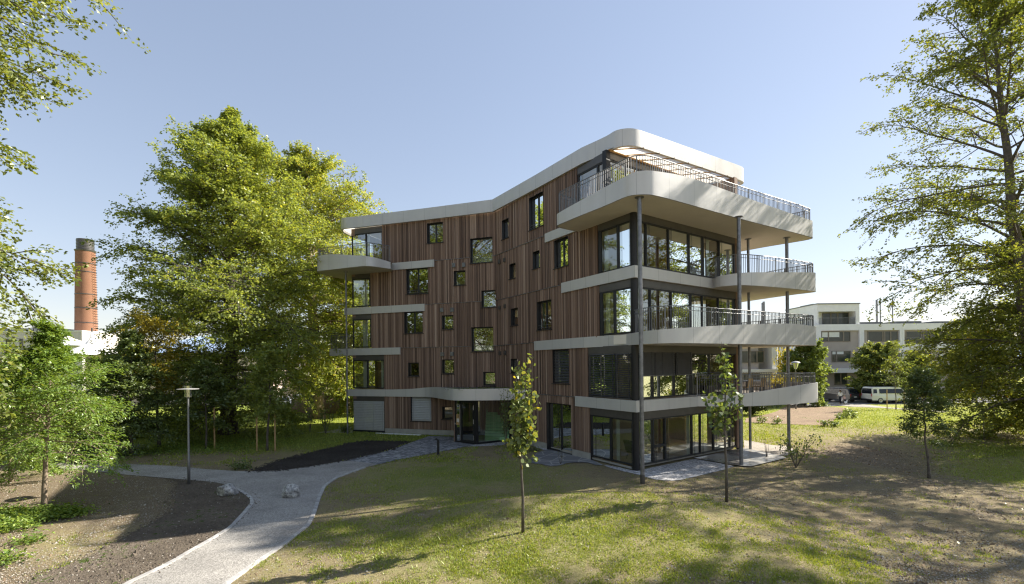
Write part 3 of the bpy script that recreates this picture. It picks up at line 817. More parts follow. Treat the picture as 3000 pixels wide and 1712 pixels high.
def trace(l, zb):    # (crop,x,ytop,ybottom): plan from the lower edge, top height from the upper edge
    out = []
    for c, x, yt, yb in l:
        p = atz(c, x, yb, zb)
        zt = at(c, x, yt, p.y).z if yt is not None else None
        out.append([p.x, p.y, zt])
    for i, p in enumerate(out):
        if p[2] is None: p[2] = next((q[2] for q in out[i:] if q[2] is not None), None) or next(q[2] for q in out[i::-1] if q[2] is not None)
    return out
def rnd(P, r=2): return [tuple(p) for p in smooth_path(P, rounds=r)]
# top terrace
T = trace([('F', 680, None, 1280), ('F', 400, None, 1222), ('F', 225, 900, 1160), ('F', 330, 820, 1105), ('F', 900, 505, 870), ('F', 1456, 195, 650), ('B', 1040, 437, 578), ('B', 1100, 403, 562),
           ('B', 1180, 386, 557), ('B', 1255, 390, 561), ('C', 400, 379, 577), ('C', 700, 488, 663), ('C', 1000, 598, 742), ('C', 1200, 667, 791), ('C', 1262, 690, 810)], 11.45)
for p in T[:2]: p[2] = T[2][2]
T[-1][2] = T[-2][2]
xe, ye = T[-1][0], T[-1][1]
T += [[xe + .40, ye + .24, T[-1][2]], [xe + .48, ye + .55, T[-1][2]], [xe + .20, ye + .95, T[-1][2]], [14.6, 28.9, T[-1][2]], [12.9, 31.3, T[-1][2]]]
BT = balcony(rnd(T), 11.45, 12.0, 13.06, [tuple(D2.xy), tuple(FG.pt(FG.L - .3, 0, -.3))[:2], tuple(FR.pt(FR.L - .4, 0, -.3))[:2], tuple(FR.pt(8.6, 0, -.25))[:2]], rail=(.02, .99))
# third floor balcony
T3 = [[PC[0], PC[1], 9.03]]
c0 = FR.pt(FR.L, 0, .10) + FG.n * .12
T3 = [[*FR.pt(9.2, 0, .10).xy, 9.04], [*c0.xy, 9.04], [*FG.pt(3.0, 0, .12).xy, 9.02], [*FG.pt(5.95, 0, .12).xy, 9.0]]
t = trace([('G', 400, 437, 585), ('G', 600, 402, 567), ('G', 720, 388, 560), ('G', 850, 380, 565), ('G', 1000, 379, 573), ('G', 1400, 379, 605), ('G', 1770, 379, 648)], 8.5)
t += [[t[-1][0] + .28, t[-1][1] + .22, t[-1][2]], [t[-1][0] + .30, t[-1][1] + .5, t[-1][2]], [15.9, 28.0, t[-1][2]], [14.4, 31.5, t[-1][2]]]
P3 = [tuple(p) for p in T3] + rnd([T3[-1]] + t)[1:]
B3 = balcony(P3, 8.5, 9.0, 10.06, [tuple(D2.xy), tuple(FG.pt(FG.L - .3, 0, -.3))[:2], tuple(FR.pt(FR.L - .4, 0, -.3))[:2], tuple(FR.pt(9.2, 0, -.25))[:2]], rail=None)
n3 = len(T3) - 1
railing(offset_path(np.array(P3[n3:-1]), .12), 10.06, B3)
# second floor balcony
P2 = [(5.12, 22.4, 6.03), (5.36, 21.75, 6.03), (5.42, 21.4, 6.03), (5.6, 20.8, 6.05), (5.92, 20.3, 6.06), (6.4, 20.05, 6.09), (7.05, 20.0, 6.12), (9.37, 21.3, 6.32), (13.76, 23.84, 6.59), (15.55, 24.88, 6.49), (15.85, 25.1, 6.47), (15.9, 25.4, 6.46), (14.4, 28.6, 6.45), (13.2, 31, 6.45)]
P2 = [tuple(FR.pt(9.0, 0, .10).xy) + (6.03,)] + rnd(P2)
B_2 = balcony(P2, 5.5, 6.0, 7.06, [tuple(D2.xy), tuple(FG.pt(FG.L - .3, 0, -.3))[:2], tuple(FR.pt(FR.L - .4, 0, -.3))[:2], tuple(FR.pt(9.0, 0, -.25))[:2]], rail=None)
k0 = 3
railing(offset_path(np.array(P2[k0:-1]), .12), 7.06, B_2)
# first floor band and balcony
c1 = FR.pt(FR.L, 0, .10) + FG.n * .12
us = FG.uz('I', 1200, 120)[0]
T1 = [(*FR.pt(FR.uz('E', 700, 670)[0], 0, .10).xy, 3.02), (*c1.xy, 3.02), (*FG.pt(us, 0, .12).xy, 3.0)]
t1 = [(*T1[-1][:2], 3.0), (10.2, 23.98, 3.02), (11.5, 23.7, 3.14), (14.3, 24.75, 3.41), (16.1, 25.65, 3.53), (16.45, 25.95, 3.54), (16.4, 26.3, 3.54), (15.2, 28.8, 3.5), (14.2, 31, 3.5)]
P1 = [tuple(p) for p in T1] + rnd(t1)[1:]
B1 = balcony(P1, 2.5, 3.0, 4.06, [tuple(D2.xy), tuple(FG.pt(FG.L - .3, 0, -.3))[:2], tuple(FR.pt(FR.L - .4, 0, -.3))[:2], tuple(FR.pt(FR.uz('E', 700, 670)[0], 0, -.25))[:2]], rail=None)
railing(offset_path(np.array(P1[len(T1) - 1:-1]), .12), 4.06, B1)
# plain bands on the timber walls
def band(fc, u0, u1, zb, zt): 
    mb = MB(); mb.fbox(fc, u0, u1, zb, zt, -.02, .10); o = part(mb.build('facade_band', MT['alu'])); 
    a = o.data.attributes.new('run', 'FLOAT', 'POINT'); a.data.foreach_set('value', np.array([(v.co.xy - fc.p.xy).length + .3 for v in o.data.vertices], 'f'))
band(FR, FR.uz('B', 485, 850)[0], 8.58, 11.53, 12.03)
band(FR, FR.uz('B', 602, 1200)[0], 9.19, 8.5, 9.04)
band(FR, FR.uz('E', 410, 255)[0], 8.99, 5.5, 6.03)
uF4 = FL.uz('J', 1360, 1050)[0]
band(FL, FL.uz('A', 714, 400)[0], uF4, 11.53, 12.03)
band(FL, FL.uz('A', 662, 650)[0], FL.L + .62, 8.5, 9.0)
band(FL, FL.uz('A', 525, 900)[0], FL.L + .3, 5.5, 6.0)
# left wing top balcony
T = trace([('J', 1355, 982, 1112), ('J', 1220, 940, 1095), ('J', 1050, 892, 1068), ('J', 900, 865, 1055), ('J', 800, 857, 1060), ('J', 560, 845, 1085), ('J', 380, 832, 1105), ('J', 180, 826, 1130), ('T', 90, 122, 236)], 11.45)
T += [[-13.78, 34.3, 12.45], [-13.9, 34.75, 12.45], [-13.3, 36.6, 12.45], [-12.2, 40.5, 12.45]]
BL4 = balcony(rnd(T), 11.45, 12.0, 13.06, [tuple((B2 + Vector((.5, 0, 0))).xy), tuple(FL.pt(FL.L - .2, 0, -.3))[:2], tuple(FL.pt(uF4, 0, -.25))[:2]], rail=(.01, .99))
# left wing lower side balconies
Pz = rnd([(*FL.pt(FL.L + .3, 0, .10).xy, 6.0), (*FL.pt(FL.L + 1.9, 0, .10).xy, 6.02), (*FL.pt(FL.L + 2.25, 0, -.2).xy, 6.03), (*FL.pt(FL.L + 2.3, 0, -.7).xy, 6.03), (*FL.pt(FL.L + 1.6, 0, -4).xy, 6.03), (*FL.pt(FL.L + .6, 0, -7).xy, 6.03)], 2)
balcony(Pz, 5.5, 6.0, 7.06, [tuple(B2.xy), tuple(FL.pt(FL.L - .3, 0, -.3))[:2]], rail=(0, .99))
for zf, du in ((9.0, 1.25), (3.0, 1.6)):
    Pz = rnd([(*FL.pt(FL.L - .1, 0, -1.5).xy, zf + .02), (*FL.pt(FL.L + du - .3, 0, -1.9).xy, zf + .05), (*FL.pt(FL.L + du, 0, -2.4).xy, zf + .07), (*FL.pt(FL.L + du, 0, -3.5).xy, zf + .07), (*FL.pt(FL.L + .6, 0, -7).xy, zf + .07)], 2)
    balcony(Pz, zf - .5, zf, zf + 1.06, [tuple(B2.xy), tuple(FL.pt(FL.L - .3, 0, -1.7))[:2]], rail=(0.02, .99))
# first floor band on the left wing running into the entrance canopy
zt0 = 3.02
cp = [(*FL.pt(FL.L + .48, 0, .10).xy, 3.0, 2.5), (*FL.pt(8, 0, .10).xy, 3.0, 2.5), (*FL.pt(6.3, 0, .10).xy, 3.06, 2.5)]
cp2 = [(*FL.pt(6.3, 0, .10).xy, 3.06, 2.5), (*FL.pt(4.9, 0, .14).xy, 3.2, 2.5), (-4.75, 31.3, 3.28, 2.55), (-3.95, 29.55, 3.28, 2.57), (-3.45, 28.95, 3.27, 2.57), (-2.2, 28.78, 3.26, 2.57), (.78, 29.15, 3.26, 2.55)]
cpath = [np.array(p) for p in cp[:-1]] + smooth_path(cp2, rounds=2)
cpath = np.array(cpath)
can = strip(cpath[:, :2], cpath[:, 2], cpath[:, 3], .08, 'entrance_canopy')
ring = [(x, y) for x, y, _, _ in cpath[8:]] + [tuple(FR.pt(1.9, 0, .02))[:2], tuple(FL.pt(0, 0, .02))[:2], tuple(FL.pt(4.6, 0, .02))[:2]]
MB().poly([(x, y, 2.60) for x, y in ring]).build('soffit', MT['soffit'], can)
MB().poly([(x, y, 3.17) for x, y in ring]).build('canopy_deck', MT['roofgrey'], can)
rg = np.random.default_rng(5); nb = 900
xs = rg.uniform(-4.4, .6, nb); ys = rg.uniform(28.9, 31.4, nb); ok = inside(ring, xs, ys); xs, ys = xs[ok], ys[ok]; c = np.c_[xs, ys, np.full(len(xs), 3.21)]
V = np.stack([c + rg.normal(0, .045, c.shape) * np.array([1, 1, .6]) for _ in range(4)], 1)
o = np_quads('roof_planting', V, rg.random(len(V)), MT['darkleaf'], can); o['kind'] = 'stuff'
# ------------------------------------------------ entrance vestibule
e0, e1, e2 = Vector((-3.62, 30.35, 0)), Vector((-2.22, 29.25, 0)), FR.pt(1.75, 0, .02)
F1e, F2e = Face(e0, e1), Face(e1, e2)
zt = 2.58
def eglass(fc, us, u1, parent):
    for a, b in zip(us[:-1], us[1:]):
        p = MB(); p.quad(fc.pt(a, -.04, -.04), fc.pt(b, -.04, -.04), fc.pt(b, zt, -.04), fc.pt(a, zt, -.04)); p.build('pane', MT['glass'], parent)
fr = MB()
for u, w in ((0.04, .05), (.46, .05), (F1e.L - .09, .09)): fr.fbox(F1e, u - w, u + w, -.1, zt, -.09, .01)
fr.fbox(F1e, 0, F1e.L, zt - .12, zt + .02, -.095, .005); fr.fbox(F1e, 0, F1e.L, -.12, -.03, -.095, .005)
o = part(fr.build('entrance_glazing', MT['black'])); eglass(F1e, [.06, .44], 0, o)
brd = MB(); brd.fbox(F1e, .12, .40, .95, 1.62, -.03, .0); o2 = brd.build('notice_board', MT['board'], o)
pp = MB(); pp.fbox(F1e, .17, .24, 1.15, 1.36, .0005, .006); pp.fbox(F1e, .28, .36, 1.13, 1.36, .0005, .006); pp.build('notice', MT['paper'], o2)
num = MB()   # the house number 3 above the notices
for a in ((.265, .335, 1.555, 1.57), (.265, .335, 1.50, 1.513), (.265, .335, 1.445, 1.46), (.322, .335, 1.46, 1.50), (.322, .335, 1.513, 1.555)): num.fbox(F1e, *a, .0005, .005)
num.build('house_number', MT['black'], o2)
bell = MB(); bell.fbox(F1e, -.01, .06, .98, 1.08, .01, .03); bell.build('door_bell', MT['lampdisc'], o)
dr = MB(); a, b = .52, F1e.L - .2
for q in ((a, a + .07, -.02, zt - .13), (b - .07, b, -.02, zt - .13), (a + .07, b - .07, -.02, .07), (a + .07, b - .07, zt - .2, zt - .13)): dr.fbox(F1e, *q, -.075, .0)
d = part(dr.build('entrance_door', MT['dark'])); p = MB(); p.quad(F1e.pt(a + .05, .05, -.04), F1e.pt(b - .05, .05, -.04), F1e.pt(b - .05, zt - .15, -.04), F1e.pt(a + .05, zt - .15, -.04)); p.build('pane', MT['glass'], d)
hd = MB(); hd.tube([F1e.pt(a - .03, .02, .05), F1e.pt(a - .03, 2.3, .05)], .014, 8); hd.build('door_handle', MT['rim'], d)
hg = MB()
for z in (.12, 1.1, 1.95): hg.tube([F1e.pt(b + .01, z, .02), F1e.pt(b + .01, z + .28, .02)], .016, 6)
hg.build('hinge', MT['rim'], d)
fr = MB()
for u, w in ((.08, .09), (F2e.L - .05, .05)): fr.fbox(F2e, u - w, u + w, -.1, zt, -.09, .01)
fr.fbox(F2e, 0, F2e.L, zt - .1, zt + .02, -.095, .005); fr.fbox(F2e, 0, F2e.L, -.12, -.02, -.095, .005)
o = part(fr.build('entrance_glazing', MT['black'])); eglass(F2e, [.1, F2e.L - .05], 0, o)
fr = MB(); q = FL.pt(2.75, 0, .02); Fs = Face(e0, q); fr.fbox(Fs, 0, Fs.L, -.1, zt, -.08, 0); part(fr.build('side_wall', MT['timber']))
MB().poly([(*e0.xy, -.06), (*e1.xy, -.06), (*e2.xy, -.06), (*PA, -.06), (*q.xy, -.06)]).build('vestibule_floor', MT['concrete'], o)
st = MB()       # the stair seen through the glass
for i in range(10):
    st.hexa([(-1.75, 30.2 + .24 * i, -.05), (-.25, 30.2 + .24 * i, -.05), (-.25, 30.2 + .24 * (i + 1), -.05), (-1.75, 30.2 + .24 * (i + 1), -.05)] + [(-1.75, 30.2 + .24 * i, .17 * (i + 1)), (-.25, 30.2 + .24 * i, .17 * (i + 1)), (-.25, 30.2 + .24 * (i + 1), .17 * (i + 1)), (-1.75, 30.2 + .24 * (i + 1), .17 * (i + 1))])
part(st.build('stair', MT['stair']))
# ------------------------------------------------ columns
def column(x, y, zt, r, base=-.18, boot=False):
    mb = MB(); mb.lathe([(.001, base), (r, base), (r, zt), (.001, zt)], 16, (x, y, 0)); o = part(mb.build('balcony_column', MT['steel'], smooth=True)); o.data.set_sharp_from_angle(angle=R(40))
    b = MB(); b.lathe([(r + .001, zt - .03), (r + .10, zt - .03), (r + .10, zt - .006), (r + .001, zt - .006)], 16, (x, y, 0)); b.build('head_plate', MT['steel'], o)
    if boot:
        b = MB(); b.lathe([(r + .012, base - .05), (r + .012, base + .40), (r, base + .42)], 16, (x, y, 0)); b.build('foot_sleeve', MT['header'], o)
column(5.27, 19.72, 11.46, .085, float(tz(5.27, 19.72)) - .05, True); column(10.62, 22.5, 11.46, .085); column(13.06, 26.6, 11.46, .07); column(15.07, 26.4, 11.46, .085, boot=True)
column(-11.8, 34.55, 11.46, .06)
# ================================================================== ground, paths
def gpoly(l): return [tuple(gnd(c, x, y))[:2] for c, x, y in l]
def sheet(name, poly, mat, lift, step=.45, kind='structure', jag=0):
    poly = [tuple(p)[:2] for p in poly]
    B = resample(np.array(poly + [poly[0]]), step * .8)[:-1]
    x0, y0 = B.min(0); x1, y1 = B.max(0)
    gx, gy = np.meshgrid(np.arange(x0, x1, step), np.arange(y0, y1, step)); gx, gy = gx.ravel(), gy.ravel()
    ok = inside(B, gx, gy); gx, gy = gx[ok], gy[ok]
    # keep grid points off the border
    if len(gx):
        dm = np.min((gx[:, None] - B[None, :, 0]) ** 2 + (gy[:, None] - B[None, :, 1]) ** 2, axis=1); k = dm > (step * .4) ** 2; gx, gy = gx[k], gy[k]
    vs = [Vector(p) for p in B] + [Vector(p) for p in zip(gx, gy)]
    n = len(B)
    res = delaunay_2d_cdt(vs, [(i, (i + 1) % n) for i in range(n)], [], 1, 1e-5)
    V, Fc = res[0], res[2]
    z = tz([v.x for v in V], [v.y for v in V]) + lift
    mb = MB(); mb.add([(v.x, v.y, float(h)) for v, h in zip(V, z)], [tuple(f) for f in Fc])
    # give it an edge that goes into the ground
    m = len(V)
    o = mb.build(name, mat, smooth=True)
    o['kind'] = kind
    for p in o.data.polygons:
        pass
    me = o.data
    if me.polygons[0].normal.z < 0:
        me.flip_normals()
    return o

# terrain sheet, uneven grid that reaches the horizon
def axis(a, b, s, far):
    c = list(np.arange(a, b + s, s)); k = s
    hi = []; v = c[-1]
    while v < far: k *= 1.35; v += k; hi.append(v)
    k = s; lo = []; v = c[0]
    while v > -far: k *= 1.35; v -= k; lo.append(v)
    return np.array(lo[::-1] + c + hi)
def axis2(a, b, c, d, s, f):
    A = axis(a, d, s, 4200); return np.unique(np.round(np.r_[A[(A < b) | (A > c)], np.arange(b, c, f)], 4))
gx, gy = axis2(-36, -15, 17, 50, .5, .2), axis2(2, 9.4, 25, 70, .5, .17)
X, Y = np.meshgrid(gx, gy); Zt = tz(X, Y)
def vnoise(x, y, s, seed):
    r = np.random.default_rng(seed); G = r.random((256, 256)); u, v = x * s + 100, y * s + 100
    i, j = np.floor(u).astype(int), np.floor(v).astype(int); a, b = u - i, v - j; a = a * a * (3 - 2 * a); b = b * b * (3 - 2 * b)
    g = lambda p, q: G[p % 256, q % 256]
    return (g(i, j) * (1 - a) + g(i + 1, j) * a) * (1 - b) + (g(i, j + 1) * (1 - a) + g(i + 1, j + 1) * a) * b
near = np.clip((Y - 4) / 4, 0, 1) * np.clip((60 - Y) / 20, 0, 1)
BUMP = near * (.060 * (vnoise(X, Y, .8, 41) - .5) + .045 * (vnoise(X, Y, 2.4, 42) - .5)) * np.clip(1 - np.hypot(X - 2, Y - 33) / 60, 0, 1)
me = bpy.data.meshes.new('ground'); nx, ny = len(gx), len(gy)
me.vertices.add(nx * ny); me.vertices.foreach_set('co', np.stack([X, Y, Zt], -1).astype('f').ravel())
ii = (np.arange(ny - 1)[:, None] * nx + np.arange(nx - 1)[None, :]).ravel()
q = np.stack([ii, ii + 1, ii + nx + 1, ii + nx], 1)
me.loops.add(q.size); me.loops.foreach_set('vertex_index', q.astype('i').ravel())
me.polygons.add(len(q)); me.polygons.foreach_set('loop_start', np.arange(0, q.size, 4, dtype='i')); me.polygons.foreach_set('loop_total', np.full(len(q), 4, 'i'))
me.polygons.foreach_set('use_smooth', np.ones(len(q), bool))
sm = lambda a, b, v: np.clip((v - a) / (b - a), 0, 1) ** 2 * (3 - 2 * np.clip((v - a) / (b - a), 0, 1))
def greens(X, Y):
    g = .12 + .40 * np.exp(-((X + 2.5) / 4.5) ** 2 - ((Y - 21.5) / 3.6) ** 2)        # shaded lawn by the path
    g = g + .25 * np.exp(-((X - 1) / 6.5) ** 2 - ((Y - 12.5) / 3.0) ** 2)               # front mound
    g = g + .55 * sm(26, 31, Y) * (X < -2) + .18 * sm(26, 36, Y) * sm(8, 14, X)
    g = g - .06 * sm(6, 11, X) * (1 - sm(20, 25, Y)) - .22 * sm(-6, -9, X) * (1 - sm(19, 25, Y))
    g = g + .28 * sm(18, 21, X) * (1 - sm(26, 30, Y)) - .6 * np.exp(-((X - 19.8) / 2.6) ** 2 - ((Y - 25.5) / 2.8) ** 2)
    g = g + .25 * np.exp(-((X + 12.5) / 2.5) ** 2 - ((Y - 13.5) / 1.6) ** 2)
    l = .95 * sm(33, 40, Y) * sm(8, 15, X) + .5 * np.exp(-((X - 14) / 4.5) ** 2 - ((Y - 32) / 2.5) ** 2)
    l = l + .75 * sm(36, 42, Y) * (X < -8) * (1 - sm(52, 60, Y)) + .8 * np.exp(-((X - 22.5) / 2.5) ** 2 - ((Y - 21) / 3.0) ** 2)
    return g, np.clip(l, 0, 1)
g, l = greens(X, Y)
me.update(calc_edges=True)
for nm, a in (('green', g), ('lush', l)):
    at_ = me.attributes.new(nm, 'FLOAT', 'POINT'); at_.data.foreach_set('value', a.astype('f').ravel())
go = link('ground', me, None, [MT['ground']]); go['kind'] = 'structure'

main_left = [('S', 374 * 1.709, 1456)]
PL = [('', 300, 1765), ('', 374, 1712), ('', 491, 1656), ('', 562, 1615), ('', 632, 1575), ('', 678, 1546), ('', 717, 1503), ('', 738, 1478), ('', 738, 1464), ('', 717, 1447), ('', 678, 1427), ('', 643, 1417), ('', 600, 1411), ('', 497, 1403), ('', 351, 1391), ('', 216, 1376), ('', 60, 1362), ('', -200, 1350)]
PU = [('', -200, 1325), ('', 60, 1338), ('', 263, 1353), ('', 392, 1362), ('', 556, 1371), ('', 600, 1376), ('', 730, 1383), ('', 826, 1380), ('', 921, 1366), ('', 1012, 1351), ('', 1110, 1362), ('', 1069, 1371), ('', 986, 1401), ('', 951, 1425), ('', 934, 1462), ('', 921, 1503), ('', 904, 1540), ('', 834, 1596), ('', 743, 1657), ('', 665, 1712), ('', 600, 1765)]
gl_, gu_ = gpoly(PL), gpoly(PU)
pathpoly = gl_ + gu_
sheet('path', pathpoly, MT['path'], .022)
cob = [('', 1012, 1351), ('', 1134, 1323), ('', 1207, 1297), ('', 1258, 1279), ('', 1336, 1281), ('', 1333, 1292), ('', 1395, 1303), ('', 1366, 1310), ('', 1287, 1326), ('', 1164, 1349), ('', 1110, 1362)]
cobpoly = gpoly(cob); sheet('cobbled_path', cobpoly, MT['cobble'], .026, .35)
gs = [('', 1395, 1303), ('', 1468, 1292), ('', 1500, 1291), ('', 1505, 1299), ('', 1465, 1306), ('', 1366, 1310)]
gs1 = gpoly(gs); sheet('gravel_strip', gs1, MT['whitegravel'], .018, .35)
gs2 = gpoly([('M', 690, 545), ('M', 930, 600), ('M', 930, 640), ('M', 830, 640), ('M', 690, 600)]); sheet('gravel_strip', gs2, MT['whitegravel'], .018, .3)
# kerb stones along the main path
def ribbon(name, pts, w, mat, lift):
    P = resample(np.array(pts), .3); A = offset_path(np.c_[P, np.zeros(len(P))], w / 2); B = offset_path(np.c_[P, np.zeros(len(P))], -w / 2)
    mb = MB(); vs = []; fs = []; n = len(P)
    for a, b in zip(A, B): vs += [(a[0], a[1], float(tz(a[0], a[1])) + lift), (b[0], b[1], float(tz(b[0], b[1])) + lift)]
    top = len(vs)
    for a, b in zip(A, B): vs += [(a[0], a[1], float(tz(a[0], a[1])) - .1), (b[0], b[1], float(tz(b[0], b[1])) - .1)]
    for i in range(n - 1):
        fs += [(2 * i, 2 * i + 1, 2 * i + 3, 2 * i + 2), (top + 2 * i, 2 * i, 2 * i + 2, top + 2 * i + 2), (2 * i + 1, top + 2 * i + 1, top + 2 * i + 3, 2 * i + 3)]
    o = mb.add(vs, fs).build(name, mat); o['kind'] = 'structure'; return o
ribbon('path_kerb', gl_[:11], .12, MT['kerb'], .045); ribbon('path_kerb', gu_[11:], .12, MT['kerb'], .045)
bl = gpoly([('R', 320, 696), ('R', 420, 655), ('R', 520, 620), ('R', 700, 575), ('R', 1000, 503), ('R', 1100, 491), ('R', 1390, 496), ('R', 1230, 557), ('R', 950, 622), ('R', 740, 657), ('R', 520, 690)])
sheet('compost_bed', bl, MT['blacksoil'], .02)
brown = gl_[1:14] + gpoly([('S', 890, 945), ('S', 870, 1090), ('S', 760, 1150), ('S', 480, 1300), ('S', 120, 1456), ('S', 60, 1500)])
sheet('soil_bed', brown, MT['brownsoil'], .014)
# white edging strip along the left wing
mb = MB(); a, b = FL.uz('R', 1180, 447)[0], FL.uz('R', 1480, 455)[0]; mb.fbox(FL, b, a, -.14, -.07, .42, .50); tag(mb.build('edging_strip', MT['white']), 'thin white edging strip on the ground along the left wing wall', 'edging')
# around the right wing
gv = gpoly([('M', 1760, 880), ('I', -60, 985), ('I', 180, 1030), ('I', 380, 1075), ('I', 800, 985), ('I', 1172, 908), ('I', 1450, 955), ('I', 1740, 1008), ('I', 1580, 1058), ('I', 1200, 1150), ('I', 960, 1203), ('I', 800, 1206), ('I', 640, 1190), ('I', 520, 1155), ('I', 430, 1128), ('I', 180, 1070), ('I', 0, 1020)])
sheet('gravel_strip', gv, MT['whitegravel'], .02, .4)
tpoly = gpoly([('I', 1172, 905), ('I', 1500, 840), ('I', 1790, 780), ('I', 1860, 770), ('I', 2150, 830), ('I', 2455, 900), ('I', 1950, 1022), ('I', 1880, 1022), ('I', 1740, 1006)])
tp = sheet('terrace_slab', tpoly, MT['wet'], .06, .6)
gb = gpoly([('I', 1850, 655), ('I', 1950, 665), ('I', 2200, 715), ('I', 2520, 745), ('I', 2530, 842), ('I', 2400, 868), ('I', 2150, 832), ('I', 1860, 772)])
sheet('gravel_strip', gb, MT['beigepath'], .018, .5)
fl = gpoly([('M', 560, 822), ('M', 700, 690), ('M', 830, 640), ('M', 935, 628), ('M', 1310, 712), ('M', 1520, 775), ('M', 1760, 880), ('M', 1640, 880), ('M', 1500, 835), ('M', 1250, 832), ('M', 1120, 860), ('M', 1060, 884), ('M', 980, 890), ('M', 850, 885), ('M', 780, 858), ('M', 650, 850)])
sheet('flagstone_terrace', fl, MT['flag'], .03, .4)
pw = gpoly([('P', 790, 1305), ('P', 1010, 1275), ('P', 1310, 1215), ('P', 1330, 1310)]); sheet('path', pw, MT['concrete'], .02)
# tilled plot, sandy path and road on the right
plot = gpoly([('O', 130, 992), ('O', 150, 940), ('O', 420, 890), ('O', 700, 768), ('O', 1000, 790), ('O', 1385, 816), ('O', 1260, 925), ('O', 1150, 1032), ('O', 700, 1018), ('O', 400, 1005)])
sheet('tilled_plot', plot, MT['plotsoil'], .02, 1.2)
zz = lambda c, x, y: tuple(gnd(c, x, y))[:2]
sand = [zz('N', -150, 1290), zz('N', 0, 1306), zz('N', 400, 1345), zz('N', 780, 1362), zz('N', 1100, 1385), zz('N', 1500, 1415), zz('N', 1500, 1395), zz('N', 1100, 1372), zz('N', 800, 1350), zz('N', 420, 1310), zz('N', 0, 1288), zz('N', -150, 1275)]
sheet('sandy_path', sand, MT['beigepath'], .024, 1.2)
rd = [(20, 66), (31, 58.5), (34.5, 55.5), (38, 55.0), (43, 56.5), (90, 59), (90, 66), (20, 67)]
sheet('road', rd, MT['asphalt'], .02, 2.0)
rdl = [(-60, 40), (-24, 26.6), (-20, 27.5), (-30, 36), (-60, 50)]
sheet('road', rdl, MT['asphalt'], .02, 2.0)

# soil heap by the far tree, seen past the left wing
def blob(name, c, r, mat, seed, rough=.25, flat=.0, sub=4, sharp=0):
    bm = bmesh.new(); bmesh.ops.create_icosphere(bm, subdivisions=sub, radius=1)
    rn = np.random.default_rng(seed)
    K = rn.normal(0, 1, (14, 3)); ph = rn.uniform(0, 6.28, 14)
    pl = rn.normal(0, 1, (sharp, 3)) if sharp else []
    for v in bm.verts:
        d = np.array(v.co)
        s = 1 + rough * sum(math.sin(float(K[i] @ d) * (1.0 + i * .45) + ph[i]) / (1.6 + i * .55) for i in range(14)) * .5
        p = d * s
        for n in pl:
            n_ = n / np.linalg.norm(n); h = float(p @ n_)
            if h > .74: p = p - n_ * (h - .74) * .92
        v.co = (p[0] * r[0], p[1] * r[1], max(p[2], -.55) * r[2])
    me = bpy.data.meshes.new(name); bm.to_mesh(me); bm.free()
    o = link(name, me, None, [mat]); o.location = c
    if not sharp: me.polygons.foreach_set('use_smooth', np.ones(len(me.polygons), bool))
    return o
p = at('P', 960, 950, 52); o = blob('soil_heap', (p.x, p.y, -.3), (3.6, 2.2, 2.3), MT['plotsoil'], 4, .4); tag(o, 'heap of bare brown soil behind the thick beech trunk', 'soil heap')
p = gnd('P', 1105, 1005); o = blob('stone_block', (p.x, p.y, p.z + .3), (.75, .55, .6), MT['stake'], 9, .12, sharp=9); tag(o, 'squared pale brown block lying on grass left of the left wing', 'block')
p = gnd('', 667, 1451); o = blob('boulder', (p.x, p.y, p.z + .17), (.40, .29, .31), MT['rock'], 12, .42, sharp=7); tag(o, 'jagged white speckled boulder on the brown soil bed', 'boulder', 'boulders by the path')
p = gnd('', 853, 1457); o = blob('boulder', (p.x, p.y, p.z + .20), (.41, .32, .35), MT['rock'], 21, .16, sharp=11); tag(o, 'rounded grey boulder standing alone on the gravel path', 'boulder', 'boulders by the path')

# relief of the open ground, kept away from paths and terraces
hold = [pathpoly, cobpoly, gs1, gs2, bl, gv, tpoly, fl, gb, brown, plot, pw, sand, [(p.x, p.y) for p in foot]]
mk = np.ones(X.shape)
for P_ in hold:
    B_ = resample(np.vstack([np.array([q[:2] for q in P_]), np.array(P_[0][:2])[None]]), .3); x0, y0 = B_.min(0) - 1.2; x1, y1 = B_.max(0) + 1.2
    w_ = np.nonzero((X > x0) & (X < x1) & (Y > y0) & (Y < y1)); xx, yy = X[w_], Y[w_]
    if not len(xx): continue
    d_ = np.concatenate([np.sqrt(np.min((c_[:, None, 0] - B_[None, :, 0]) ** 2 + (c_[:, None, 1] - B_[None, :, 1]) ** 2, 1)) for c_ in np.array_split(np.c_[xx, yy], max(1, len(xx) // 2000))])
    mk[w_] = np.minimum(mk[w_], np.where(inside(B_, xx, yy), 0, np.clip((d_ - .35) / .6, 0, 1)))
co_ = np.stack([X, Y, Zt + BUMP * mk], -1).astype('f').ravel(); go.data.vertices.foreach_set('co', co_); go.data.update()
